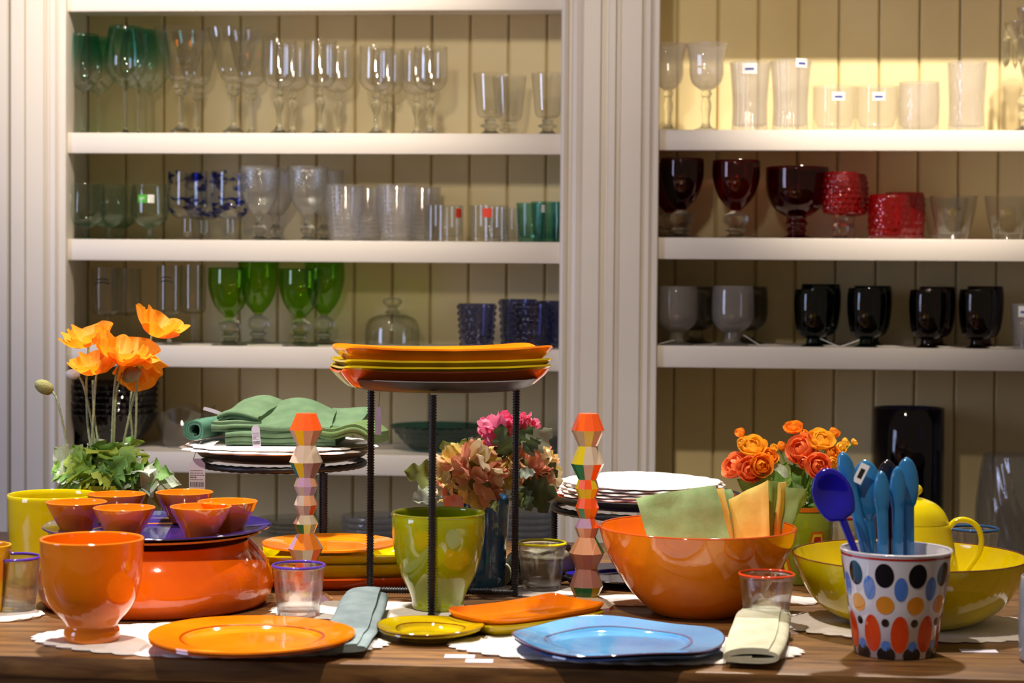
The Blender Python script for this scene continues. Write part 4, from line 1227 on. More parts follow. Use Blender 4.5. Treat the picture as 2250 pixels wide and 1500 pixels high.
# mat on the napkin stand
mz = NS.z + nH - .0132
mat('white scalloped mat under the green napkins, lower one', 0, 0, .166, .160, 20, 0, pt=Vector((NS.x - .006, NS.y, mz + .0145)))
mat('white scalloped mat under the green napkins, upper one', 0, 0, .155, .150, 20, .17, pt=Vector((NS.x - .004, NS.y, mz + .0200)))
# ------------------------------------------------------------------ cloth
def cloth(name, h1, h2=None):
    return pbr(name, h1, .9, var=.08, vscale=40, bump=.35, bscale=900, col2=h2, stretch=(1, 1, 1))
greenC = cloth('sage_cloth', '#5E7A58', '#506C4C')
greenB = cloth('bright_sage_cloth', '#8FA874', '#7F9A64')
yellowC = cloth('straw_cloth', '#E2C56A', '#D6B558')
greyC = cloth('grey_blue_cloth', '#7C8C90', '#6C7C82')
beigeC = cloth('beige_cloth', '#C9C6AE', '#BAB69C')
def fold_path(w, t, n, gap=1.06):
    """zigzag of n layers, w wide, each t thick: list of (y, z) centre points"""
    o = []
    for k in range(n):
        z = (k + .5) * t * gap
        y0, y1 = (-w / 2, w / 2) if k % 2 == 0 else (w / 2, -w / 2)
        for i in range(9):
            u = i / 8
            o.append((y0 + (y1 - y0) * u, z))
        if k < n - 1:
            for i in range(1, 4):
                a = PI * i / 4
                yy = y1 + math.copysign(1, y1) * math.sin(a) * t * gap * .5
                o.append((yy, z + t * gap * .5 * (1 - math.cos(a))))
    return o
def spiral_path(w, h, turns, t):
    o = []
    n = int(turns * 24)
    for i in range(n + 1):
        a = 2 * PI * i / 24
        g = (turns - i / 24) * t * 1.08
        aw, ah = max(w / 2 - g, t * .4), max(h / 2 - g, t * .3)
        e = .75
        c, s_ = math.cos(a - PI / 2), math.sin(a - PI / 2)
        o.append((aw * math.copysign(abs(c) ** e, c), h / 2 + ah * math.copysign(abs(s_) ** e, s_)))
    return o
def strip_mesh(name, path, t, length, m, nseg=10, warp=None):
    """a cloth strip of thickness t following path (y, z), extruded along x; warp(x, y, z) bends it"""
    P = [Vector((0, y, z)) for y, z in path]
    n = len(P)
    L_, R_ = [], []
    for i in range(n):
        d = P[min(i + 1, n - 1)] - P[max(i - 1, 0)]
        d.normalize()
        nr = Vector((0, -d.z, d.y))
        L_.append(P[i] + nr * t * .47); R_.append(P[i] - nr * t * .47)
    loop = L_ + R_[::-1]
    k = len(loop)
    v, f = [], []
    for j in range(nseg + 1):
        x = (j / nseg - .5) * length
        e = 1 - .10 * (1 if j in (0, nseg) else 0)
        for q in loop:
            w_ = (x, q.y, q.z)
            v.append(warp(*w_) if warp else w_)
    for j in range(nseg):
        for i in range(k):
            l = (i + 1) % k
            f.append((j * k + i, j * k + l, (j + 1) * k + l, (j + 1) * k + i))
    for j, rev in ((0, True), (nseg, False)):
        for i in range(n - 1):
            q = (j * k + i, j * k + i + 1, j * k + (k - 2 - i), j * k + (k - 1 - i))
            f.append(q[::-1] if not rev else q)
    mb = MB()
    mb.add(v, f)
    me = mb.mesh(name, m, 60)
    return me
def wrinkle(seed, amp, sc_=22):
    def fn(x, y, z):
        nv = noise.noise_vector(Vector((x * sc_ + seed * 7.3, y * sc_, z * sc_ * .35 + seed)))
        return Vector((x + nv.x * amp * .4, y + nv.y * amp * .4, z + (nv.z) * amp * min(1, z / .006)))
    return fn
def napkin(label, me, loc, rz=0.0, rx=0.0, ry=0.0, group=None):
    o = link('napkin', me)
    o.location = loc
    o.rotation_euler = (rx, ry, rz)
    return tag(o, label, 'napkin', group)
# grey-blue and beige napkins at the front (rolled flat, lying away from the viewer)
def long_napkin(label, a_px, b_px, w, h, m, seed, hump):
    a, b = onZ(*a_px), onZ(*b_px)
    Ln = (b - a).length
    wr = wrinkle(seed, .004, 16)
    def warp(x, y, z):
        u = x / Ln + .5
        q = wr(x, y * (1 + .10 * math.sin(u * 3)), z * (1 + hump * max(0, min(1, u * 1.6 - .35)) ** 2))
        return q
    me = strip_mesh('napkin', spiral_path(w, h, 2.6, .0026), .0026, Ln, m, 14, warp)
    c_ = (a + b) / 2
    return napkin(label, me, (c_.x, c_.y, ZT + MATZ + .0035), math.atan2(b.y - a.y, b.x - a.x), group='rolled napkins laid at the front')
long_napkin('grey-blue folded napkin tucked beside the orange dinner plates', (752, 1447), (806, 1345), .066, .0105, greyC, 3, 1.6)
long_napkin('beige folded napkin lying over the front mat beside the sky blue plates', (1652, 1472), (1682, 1384), .074, .019, beigeC, 5, .5)
# rolled napkin behind the yellow-rimmed tumbler
p = onD(1190, 1262, 3.225); p.z = ZT + .0006
napkin('beige rolled napkin behind the yellow-rimmed tumbler', strip_mesh('napkin', spiral_path(.062, .052, 3.6, .0034), .0034, .13, cloth('cream_cloth', '#C6C0A4', '#B3AC8E'), 10, wrinkle(9, .004)), p, math.radians(62), group=None)
p = onD(1108, 1275, 3.20); p.z = ZT + .0006
napkin('cream rolled napkin between the blue bucket and the tall stand leg', strip_mesh('napkin', spiral_path(.034, .036, 3.2, .0032), .0032, .10, MATS['cream_cloth'], 8, wrinkle(4, .002)), p, math.radians(85))
# green napkins on the stand
nz0 = mz + .0262
def nap_at(px, dy, dz):
    q = onY(px, 900, NS.y + dy)
    return Vector((q.x, NS.y + dy, nz0 + dz))
G_ = 'green napkins on the black stand'
napkin('green napkin folded in many layers at the bottom centre of the pile', strip_mesh('napkin', fold_path(.15, .0042, 5), .0042, .19, greenC, 14, wrinkle(1, .0035)), nap_at(630, -.01, 0), .05, group=G_)
napkin('green napkin rolled up at the left end of the pile', strip_mesh('napkin', spiral_path(.038, .036, 2.4, .0036), .0036, .15, cloth('teal_sage_cloth', '#4E7E68', '#42705A'), 10, wrinkle(2, .002)), nap_at(464, .02, .004), math.radians(80), group=G_)
napkin('green napkin folded on the left of the pile below the topmost left one', strip_mesh('napkin', fold_path(.12, .0042, 4), .0042, .085, greenC, 12, wrinkle(3, .004)), nap_at(528, -.015, .0215), .1, group=G_)
def arch(seed, k, cx=0.0):
    w_ = wrinkle(seed, .004)
    def fn(x, y, z):
        q = w_(x, y, z)
        q.z += k * (1 - ((x - cx) / .08) ** 2) * .5 - k * .5 + .16 * abs(y) * 0
        return q
    return fn
napkin('green napkin folded loosely at the top left of the pile', strip_mesh('napkin', fold_path(.10, .0046, 3), .0046, .078, greenC, 12, lambda x, y, z: wrinkle(5, .005)(x, y, z + .10 * max(0, y + .03) + .03 * math.sin(max(0, (.039 - abs(x))) * 40) * .3)), nap_at(553, .0, .0405), -.25, rx=.12, group=G_)
napkin('green napkin lying smooth and broad on top at the centre of the pile', strip_mesh('napkin', fold_path(.125, .0048, 3), .0048, .132, greenC, 16, lambda x, y, z: wrinkle(6, .005)(x, y, z + .012 * math.cos(x * 30) * (y + .06) / .12 + .14 * max(0, y + .03))), nap_at(650, -.022, .0262), .08, rx=.12, group=G_)
napkin('green napkin folded flat at the right of the pile', strip_mesh('napkin', fold_path(.11, .0044, 3), .0044, .075, greenC, 12, lambda x, y, z: wrinkle(7, .005)(x, y, z + .15 * max(0, y + .03))), nap_at(752, .015, .0232), -.2, rx=.1, group=G_)
napkin('green napkin drooping over the right lip of the stand', strip_mesh('napkin', fold_path(.10, .0044, 4), .0044, .105, cloth('olive_sage_cloth', '#5C7440', '#4E6634'), 14, lambda x, y, z: wrinkle(8, .003)(x, y, z + .014 - max(0, x + .0) ** 2 * 5.2 + .006 * math.sin(x * 60))), nap_at(772, -.045, .004), -.12, group=G_)

# napkins standing in the orange bowl
def slab(name, corners, D, t, m, seed, amp=.005, bulge=.0):
    """upright cloth: corners = [(px, py, extra depth) x 4] bottom left, bottom right, top right, top left"""
    c_ = [onD(a, b, D + d) for a, b, d in corners]
    nrm = (c_[1] - c_[0]).cross(c_[3] - c_[0]).normalized()
    org = (c_[0] + c_[1]) / 2
    mb = MB()
    n = 12
    def pt(u, v, side):
        q = (c_[0].lerp(c_[1], u)).lerp(c_[3].lerp(c_[2], u), v)
        e = min(1, min(u, 1 - u, v + .3, 1 - v) * 9 + .25)
        d = noise.noise(Vector((u * 3.2 + seed, v * 3.2, seed * 1.7))) * amp + bulge * math.sin(PI * u) * v
        return tuple(q + nrm * (d + side * t * .5 * e) - org)
    mb.grid(lambda u, v: pt(u, v, 1), n, n)
    mb.grid(lambda u, v: pt(1 - u, v, -1), n, n)
    w = n + 1
    b0 = 0
    b1 = w * w
    f = []
    for j in range(n):
        f.append((j * w, (j + 1) * w, b1 + (j + 1) * w + n, b1 + j * w + n))
        f.append((j * w + n, b1 + j * w, b1 + (j + 1) * w, (j + 1) * w + n))
    for i in range(n):
        f.append((n * w + i, n * w + i + 1, b1 + n * w + n - i - 1, b1 + n * w + n - i))
        f.append((i, b1 + n - i, b1 + n - i - 1, i + 1))
    mb.f += f
    mb.mi += [0] * len(f)
    o = link('napkin', mb.mesh('napkin', m, 60))
    o.location = org
    return o
NB = 'napkins standing in the orange bowl'
DB = depth(OB.location)
tag(slab('n', [(1432, 1215, -.02), (1612, 1220, -.02), (1573, 1066, .01), (1397, 1094, .01)], DB - .02, .010, greenB, 1, .007, .004), 'light green napkin standing broad at the left of the orange bowl', 'napkin', NB)
tag(slab('n', [(1590, 1225, 0), (1622, 1225, .02), (1588, 1072, .03), (1572, 1074, .012)], DB - .008, .008, yellowC, 2, .003), 'narrow yellow napkin edge right of the broad green napkin', 'napkin', NB)
tag(slab('n', [(1606, 1225, .0), (1642, 1225, .02), (1607, 1074, .04), (1584, 1076, .02)], DB + .012, .010, greenB, 3, .003), 'narrow green napkin edge between the two yellow napkins', 'napkin', NB)
tag(slab('n', [(1622, 1225, .0), (1692, 1215, -.012), (1688, 1054, .0), (1601, 1098, .03)], DB - .005, .010, yellowC, 4, .005), 'pale yellow napkin folded to a point at the centre of the orange bowl', 'napkin', NB)
tag(slab('n', [(1686, 1215, .0), (1704, 1215, .03), (1714, 1058, .04), (1690, 1056, .012)], DB + .012, .007, cloth('dark_sage_cloth', '#7E9A52', '#70893F'), 5, .002), 'dark green napkin edge beside the pointed yellow napkin', 'napkin', NB)
tag(slab('n', [(1696, 1212, .0), (1716, 1212, .03), (1727, 1058, .04), (1712, 1060, .014)], DB + .022, .007, yellowC, 6, .002), 'golden yellow napkin edge next to the curled green napkin', 'napkin', NB)
tag(slab('n', [(1700, 1205, .0), (1722, 1195, .03), (1774, 1074, .04), (1726, 1070, .02)], DB + .034, .007, greenB, 7, .008, .01), 'green napkin curling outward at the right of the orange bowl', 'napkin', NB)

# ------------------------------------------------------------------ paper tags
def paper_tag(label, px, py, D, w, h, tilt=0.0, lines=True, string=None, lean=0.0, pointed=False, flat=False):
    p = onD(px, py, D)
    s = scl(p)
    o = thing('price_tag', label, 'tag', p, 0, None)
    w, h = w * s, h * s
    out = [(-w / 2, -h / 2), (w / 2, -h / 2), (w / 2, h * .36), (w * .2, h / 2), (-w * .2, h / 2), (-w / 2, h * .36)]
    R_ = Matrix.Rotation(tilt, 4, 'Y') @ Matrix.Rotation(PI / 2 + lean, 4, 'X')
    part('card', MB().prism(out, -.0003, .0003, mtx=R_), pbr('tag_card', '#C9C3D6', .7, var=.01), o, 0)
    if lines:
        m = MB()
        rr = random.Random(int(px))
        for k, (yy, hh) in enumerate(((.16, .02), (.09, .018), (.03, .018), (-.03, .03), (-.09, .014))):
            ww = w * (.36 if k == 3 else .78)
            x0 = -w * .42
            while x0 < -w * .42 + ww:
                d = rr.uniform(.03, .09) * w
                m.box(x0, x0 + d, yy * h - hh * h / 2, yy * h + hh * h / 2, .0003, .0005, mtx=R_)
                x0 += d + w * .03
        x0 = -w * .42
        while x0 < w * .4:
            d = rr.uniform(.015, .05) * w
            m.box(x0, x0 + d, -.30 * h, -.16 * h, .0003, .0005, mtx=R_)
            x0 += d + rr.uniform(.02, .04) * w
        q = part('print', m, inkm, o, 0)
        q['kind'] = 'stuff'
    if string:
        part('string', MB().tube([Vector(((a - px) * s, d, -(b - py) * s)) for a, b, d in string], .0006, 5), pbr('twine', '#8A7A80', .9), o, 60)
    return o
Dn = 3.40 - .10
paper_tag('white price tag with a barcode hanging by twine from the napkin stand', 433, 1046, Dn, 36, 78, string=[(424, 1010, 0), (426, 996, .01), (424, 984, .03), (427, 974, .05)])
paper_tag('narrow white tag hanging from the tall stand pan by a thread', 831, 924, 3.0, 14, 62, lines=False, string=[(832, 893, 0), (833, 870, .003), (834, 856, .004)])
paper_tag('white pointed tag standing against the front of the green napkin pile', 563, 960, 3.40 - .135, 18, 54, tilt=-.08, lines=True)
paper_tag('white tag poking out to the left of the green napkins', 466, 902, 3.38, 40, 8, tilt=.28, lines=False)
for px, py, rz, w, lab in ((1010, 1443, .05, .040, 'white ribbon tag lying on the table left of the sky blue plates'), (1053, 1453, .06, .036, 'lilac card tag lying on the table edge left of the sky blue plates'), (2150, 1431, .04, .05, 'white card tag lying on the table right of the dotted cup')):
    p = onZ(px, py)
    m = MB().box(-w / 2, w / 2, -.011, .011, .0002, .0012)
    solo('paper_tag', m, pbr('tag_lilac', '#D5CDDC', .7, var=.01), lab, 'tag', p, rz, smooth=0)

# ================================================================== flowers
def axis_mtx(pos, ax, roll=0.0, scale=1.0):
    """local z along ax"""
    z = Vector(ax).normalized()
    x = Vector((0, 0, 1)).cross(z)
    if x.length < 1e-4:
        x = Vector((1, 0, 0))
    x.normalize()
    y = z.cross(x)
    R_ = Matrix((x, y, z)).transposed().to_4x4()
    return Matrix.Translation(pos) @ R_ @ Matrix.Rotation(roll, 4, 'Z') @ Matrix.Scale(scale, 4)
def imgdir(dx, dy, dn=0.0):
    """direction from image right / image up / towards the viewer"""
    return (RM @ Vector((dx, dy, dn))).normalized()
def petal_mesh(name, span, b0, b1, m, crk=.06, nu=14, nv=10, seed=0, curl=0.0, lobes=9):
    """cup petal of unit length around +z: opening angle goes from b0 at the base to b1 at the tip"""
    def fn(u, v):
        th = (u - .5) * span * (0.35 + .65 * min(1, v * 1.6))
        vv = v * (1 - .18 * (abs(u - .5) * 2) ** 3)
        be = b0 + (b1 - b0) * vv + curl * vv ** 3
        nn = noise.noise(Vector((u * 3 + seed, vv * 3, seed * 2.1)))
        rr = vv * math.sin(be) + crk * vv * vv * (math.sin(u * lobes * 2.2 + seed) * .7 + nn)
        zz = vv * math.cos(be) + crk * vv * vv * (math.cos(u * lobes * 1.7 + seed * 3) * .8 + nn)
        return (rr * math.cos(th), rr * math.sin(th), zz)
    return MB().grid(fn, nu, nv).mesh(name, m, 80)
def leaf_mesh(name, m, lobes=4, width=.36, droop=.5, seed=0, nv=18, nu=6, cut=.55, fold=.25):
    """unit leaf along +x with a toothed outline, arching down"""
    def fn(u, v):
        w = width * math.sin(PI * min(1, v ** .8 * .96 + .03)) ** .75 * (1 - cut * .5 + cut * .5 * math.cos(2 * PI * lobes * v + PI))
        y = (u - .5) * 2 * w
        z = .22 * v - droop * v * v + fold * abs(y) + .05 * math.sin(v * 9 + seed + u * 4)
        return (v * (1 - .12 * v * v * droop), y, z)
    return MB().grid(fn, nu, nv).mesh(name, m, 80)
# ---- poppies
PP = onD(240, 1258, 3.33); PP.z = ZT
ps = scl(PP)
pop = thing('poppy_plant', 'potted orange poppies with hairy stems and lobed leaves at the left', 'potted plant', PP)
part('pot', MB().lathe(wall_profile(px_prof([(66, 0), (70, 4), (80, 90), (88, 186)], ps), 5 * ps, 150 * ps), 40), glaze('olive_pot', '#A59A12', '#8F860E'), pop, 50)
part('soil', MB().lathe([(0, 165 * ps), (78 * ps, 162 * ps)], 24), pbr('soil', '#2A1C12', .95, bump=.6, bscale=200), pop, 60)
popm = pbr('poppy_petal', '#FFC43A', .55, var=.14, vscale=90, trans=.45, col2='#FFA61C', bump=.25, bscale=260)
popm2 = pbr('poppy_petal_deep', '#FFB026', .55, var=.14, vscale=90, trans=.45, col2='#FF9414', bump=.25, bscale=260)
stemm_ = pbr('hairy_stem', '#A6B58C', .7, var=.15, vscale=200, trans=.1)
pmeshes = [petal_mesh('petal', 2.1, 1.5, .98, (popm, popm2)[i % 2], .08, 26, 14, seed=i * 1.7, lobes=8) for i in range(4)]
popin = petal_mesh('petal', 2.3, 1.35, .72, popm, .09, 26, 14, seed=9, lobes=10)
def P3(px, py, dd=0.0):
    return onD(px, py, 3.33 + dd) - PP
flowers = [((196, 760), (-.14, 1, .28), 70, .02), ((338, 738), (.36, .85, .15), 80, .03), ((266, 800), (.30, .85, .35), 88, -.03), ((212, 822), (-.15, 1, .42), 68, -.05), ((302, 790), (.22, -.75, .45), 72, -.01)]
for k, ((bx, by), ax, Ln, dd) in enumerate(flowers):
    c_ = P3(bx, by, dd)
    M_ = axis_mtx(c_, imgdir(*ax), k * .8)
    core = MB().lathe([(0, 0), (4 * ps, 1 * ps), (7 * ps, 8 * ps), (8 * ps, 16 * ps), (0, 20 * ps)], 12)
    for j in range(26):
        a = j * 2.4
        core.tube([(5 * ps * math.cos(a), 5 * ps * math.sin(a), 6 * ps), (13 * ps * math.cos(a), 13 * ps * math.sin(a), 20 * ps)], .8 * ps, 4)
    fl_ = part('flower_head', core, pbr('poppy_heart', '#C9B430', .8), pop, 40, mtx=M_)
    for j in range(4):
        link('petal', pmeshes[(j + k) % 4], fl_, Matrix.Rotation(j * PI / 2 + RND.uniform(-.2, .2), 4, 'Z') @ Matrix.Rotation(RND.uniform(-.18, .18), 4, 'Y') @ Matrix.Scale(Ln * ps * (1.0 if j % 2 else .9), 4))
    for j in range(2):
        link('petal', popin, fl_, Matrix.Rotation(.8 + j * PI + RND.uniform(-.3, .3), 4, 'Z') @ Matrix.Scale(Ln * ps * .85, 4))
stems = [[(195, 757, .02), (190, 850, .01), (196, 960, 0), (222, 1078, 0)], [(334, 733, .03), (318, 800, .02), (292, 880, .01), (268, 990, 0), (252, 1075, 0)], [(262, 797, -.03), (252, 850, -.02), (246, 960, -.01), (242, 1075, 0)], [(212, 818, -.05), (206, 900, -.04), (202, 1000, -.03), (210, 1078, 0)],
         [(300, 796, -.01), (300, 860, -.01), (297, 960, 0), (280, 1078, 0)], [(292, 848, .02), (286, 900, .01), (290, 980, .01), (268, 1078, 0)], [(204, 835, .03), (206, 900, .02), (214, 960, 0), (235, 1078, 0)]]
def hairy(pts, r):
    c_ = [P3(*q) for q in pts]
    sp_ = spl(c_, 8)
    m = MB().tube(sp_, r, 7)
    rr = random.Random(len(pts) + int(pts[0][0]))
    for q in sp_[1:-4:1]:
        for _ in range(5):
            a = rr.uniform(0, 6.28)
            d = Vector((math.cos(a), math.sin(a), rr.uniform(-.2, .4)))
            q2 = q + Vector((0, 0, rr.uniform(-.004, .004)))
            m.tube([q2 + d * r * .8, q2 + d * (r + .0018)], [.00035, .0001], 3, caps=False)
    return m
for q in stems:
    part('stem', hairy(q, 2.6 * ps), stemm_, pop, 60)
buds = [((97, 850), [(112, 856, 0), (126, 880, 0), (142, 950, 0), (162, 1078, 0)], (-.8, .45, .2), 22, '#8A8A55'), ((160, 822), [(172, 824, 0), (184, 848, 0), (196, 900, 0), (214, 1000, 0), (226, 1078, 0)], (-.9, .1, .3), 16, '#B9BDC8'), ((288, 823), [(272, 830, -.02), (258, 850, -.02), (252, 920, -.02), (248, 1078, 0)], (.9, .35, .2), 24, '#8C8468')]
for (bx, by), pts, ax, r, colr in buds:
    part('stem', hairy(pts, 2.3 * ps), stemm_, pop, 60)
    pr = [(q.x * ps, q.y * ps) for q in spl([(1, -r), (r * .5, -r * .75), (r * .72, 0), (r * .5, r * .7), (2, r)], 4)]
    part('bud', MB().lathe(pr, 14, mtx=axis_mtx(P3(bx, by, pts[0][2]), imgdir(*ax))), pbr('bud' + colr, colr, .8, bump=.7, bscale=300), pop, 50)
lv = [pbr('leaf_green', '#A6D060', .6, var=.2, vscale=60, trans=.35), pbr('leaf_lime', '#CAE668', .6, var=.2, vscale=60, trans=.35), pbr('leaf_grey', '#CBDCC8', .65, var=.2, vscale=60, trans=.2), pbr('leaf_dark', '#78AC50', .6, var=.2, vscale=60, trans=.25)]
lms = [leaf_mesh('leaf', lv[i % 4], 3 + i % 2, .50, .30 + .22 * (i % 3), i, cut=.6) for i in range(8)]
rr = random.Random(5)
for k in range(112):
    a = rr.uniform(0, 2 * PI)
    rad = rr.uniform(.1, .95)
    base = Vector((math.cos(a) * 60 * ps * rad, math.sin(a) * 60 * ps * rad, (176 + rr.uniform(0, 64) * (1 - rad * .6)) * ps))
    el = rr.uniform(-.35, .75) if rad > .45 else rr.uniform(.3, 1.15)
    Ln = rr.uniform(50, 88) * ps
    M_ = Matrix.Translation(base) @ Matrix.Rotation(a + rr.uniform(-.5, .5), 4, 'Z') @ Matrix.Rotation(-el, 4, 'Y') @ Matrix.Rotation(rr.uniform(-.6, .6), 4, 'X') @ Matrix.Scale(Ln, 4)
    link('leaf', lms[k % 8], pop, M_)

rr = random.Random(21)
for k in range(54):
    x0, y0 = rr.uniform(170, 310), rr.uniform(1030, 1085)
    side = (x0 - 240) / 70
    b_ = (x0 + side * 45 + rr.uniform(-30, 30), y0 - rr.uniform(5, 75) + abs(side) * 18)
    p0, p1 = P3(x0, y0, rr.uniform(-.075, -.02)), P3(b_[0], b_[1], rr.uniform(-.095, -.02))
    x = p1 - p0
    Ln = max(x.length, 44 * ps)
    x.normalize()
    z = Vector((rr.uniform(-.4, .2), -1, rr.uniform(.3, 1.1)))
    z = (z - x * z.dot(x)).normalized()
    link('leaf', lms[k % 8], pop, Matrix.Translation(p0) @ Matrix((x, z.cross(x), z)).transposed().to_4x4() @ Matrix.Rotation(rr.uniform(-.4, .4), 4, 'X') @ Matrix.Scale(Ln * 1.1, 4))

# ---- bouquet in the blue bucket
BB = onZ(1047, 1288); bs = scl(BB)
DBQ = depth(BB)
bq = thing('flower_bucket', 'blue embossed bucket of peach hydrangeas and pink blooms behind the green cup', 'flower bucket', BB)
bluepot = glaze('blue_bucket_glaze', '#2C6C9C', '#1F4F80', vscale=18, bump=.4, bscale=60)
part('bucket', MB().lathe(wall_profile(px_prof([(58, 0), (62, 4), (66, 90), (72, 188), (74, 196)], bs), 5 * bs, 10 * bs), 56, rings(900, .006, 18)), bluepot, bq, 50)
part('moss', MB().lathe([(0, 178 * bs), (66 * bs, 172 * bs)], 24), pbr('moss', '#3A4420', .95, bump=.5), bq, 60)
def B3(px, py, dd=0.0):
    return onD(px, py, DBQ + dd) - BB
def ruffle(name, m, seed, cup=.35):
    def fn(u, v):
        w = .62 * math.sin(PI * min(1, .10 + v * .66)) ** .7 * (1 - .5 * max(0, v - .8) * 2.5)
        y = (u - .5) * 2 * w
        nn = noise.noise(Vector((u * 3 + seed, v * 3, seed)))
        return (v, y, cup * v * v + .25 * y * y + .12 * v * (math.sin(u * 9 + seed) + nn))
    return MB().grid(fn, 8, 7).mesh(name, m, 80)
peach = [pbr('petal_peach', '#F2B486', .6, var=.12, vscale=80, trans=.3), pbr('petal_straw', '#EAD67C', .6, var=.12, vscale=80, trans=.3), pbr('petal_cream', '#F4E2B6', .6, var=.1, vscale=80, trans=.3), pbr('petal_salmon', '#F09A7C', .6, var=.12, vscale=80, trans=.3)]
pinkm = [pbr('petal_pink', '#F0567E', .5, var=.12, vscale=80, trans=.35), pbr('petal_rose', '#E87AA0', .5, var=.12, vscale=80, trans=.35)]
redm = [pbr('petal_red', '#D42848', .5, var=.12, vscale=80, trans=.3)]
def head(parent, c_, R_, mats_, n, size, seed, tiltv=(0, 0, 1), name='flower_head'):
    core = part(name, MB().lathe([(q.x, q.y) for q in spl([(0, -R_ * .7), (R_ * .6, -R_ * .4), (R_ * .72, 0), (R_ * .5, R_ * .5), (0, R_ * .66)], 3)], 14), pbr('flower_core', '#6E6A2A', .9), parent, 60, mtx=Matrix.Translation(c_))
    ms = [ruffle('petal', mats_[i % len(mats_)], i * 1.9 + seed, .2 + .15 * (i % 3)) for i in range(len(mats_) * 2)]
    r_ = random.Random(seed)
    for k in range(n):
        z = 1 - 1.75 * (k + .5) / n
        a = k * 2.39996
        q = math.sqrt(max(0, 1 - z * z))
        d = Vector((q * math.cos(a), q * math.sin(a), z))
        tang = Vector((-math.sin(a), math.cos(a), 0)).lerp(Vector((0, 0, 1)) - d * z, r_.random())
        x = (d * r_.uniform(.15, .6) + tang * r_.choice((-1, 1))).normalized()
        zax = d.cross(x).cross(x) * -1
        zax = (d - x * d.dot(x)).normalized()
        y = zax.cross(x)
        M_ = Matrix.Translation(d * R_ * .74) @ Matrix((x, y, zax)).transposed().to_4x4() @ Matrix.Rotation(r_.uniform(-.5, .5), 4, 'X') @ Matrix.Scale(size * r_.uniform(.8, 1.2), 4)
        link('petal', ms[k % len(ms)], core, M_)
    return core
head(bq, B3(1030, 1050, -.04), 66 * bs, peach, 78, 36 * bs, 2)
head(bq, B3(1168, 1036, .0), 52 * bs, peach, 50, 32 * bs, 4)
head(bq, B3(1098, 948, .0), 30 * bs, pinkm, 34, 28 * bs, 6)
head(bq, B3(1148, 936, .02), 22 * bs, pinkm, 24, 22 * bs, 7)
head(bq, B3(1056, 992, -.03), 15 * bs, redm, 14, 18 * bs, 8)
for q in ((1030, 1050), (1168, 1036), (1098, 948), (1148, 936), (1056, 992)):
    part('stem', MB().tube([B3(q[0], q[1] + 6), B3((q[0] + 1047) / 2, (q[1] + 1105) / 2, .0), B3(1047, 1120)], 3 * bs, 6), lv[3], bq, 60)
lvB = [pbr('bouquet_leaf', '#7F8C3A', .6, var=.2, vscale=60, trans=.3), pbr('bouquet_leaf_grey', '#A3B09A', .7, var=.15, vscale=60, trans=.15), pbr('bouquet_leaf_dark', '#4E5F38', .6, var=.2, vscale=60, trans=.2)]
bl = [leaf_mesh('leaf', lvB[i % 3], 3 + i % 2, .40, .25, i, cut=.45, fold=.18) for i in range(6)]
def put_leaf(parent, fn3, a, b, me, dd=0.0, roll=0.0, ddb=-.01, face=(0, -1, .25)):
    p0, p1 = fn3(a[0], a[1], dd), fn3(b[0], b[1], dd + ddb)
    x = (p1 - p0)
    Ln = x.length
    x.normalize()
    z = Vector(face)
    z = (z - x * z.dot(x)).normalized()
    y = z.cross(x)
    link('leaf', me, parent, Matrix.Translation(p0) @ Matrix((x, y, z)).transposed().to_4x4() @ Matrix.Rotation(roll, 4, 'X') @ Matrix.Scale(Ln, 4))
for i, (a, b, mi, dd) in enumerate([((975, 1052), (886, 1034), 0, -.03), ((972, 1070), (904, 1100), 1, -.02), ((1000, 1022), (972, 966), 0, -.01), ((1008, 1005), (1024, 962), 3, .0), ((1060, 985), (1028, 962), 1, .01), ((1118, 1000), (1098, 930), 2, -.04), ((1112, 990), (1135, 955), 5, -.03), ((1150, 990), (1215, 940), 1, -.03),
                                   ((1140, 975), (1175, 935), 2, -.02), ((1150, 985), (1190, 965), 5, -.05), ((1140, 1040), (1178, 1038), 4, -.06), ((1150, 1060), (1228, 1090), 2, -.04), ((1140, 1070), (1168, 1124), 5, -.06), ((1160, 1070), (1205, 1128), 2, -.02), ((1130, 1075), (1148, 1118), 3, -.06), ((1080, 1100), (1092, 1126), 0, -.09),
                                   ((1192, 1010), (1226, 1050), 2, -.02), ((1100, 1010), (1090, 975), 5, -.01), ((990, 1060), (958, 1098), 4, -.05), ((1000, 1035), (940, 1010), 3, .02)]):
    put_leaf(bq, B3, a, b, bl[mi], dd, RND.uniform(-.5, .5))

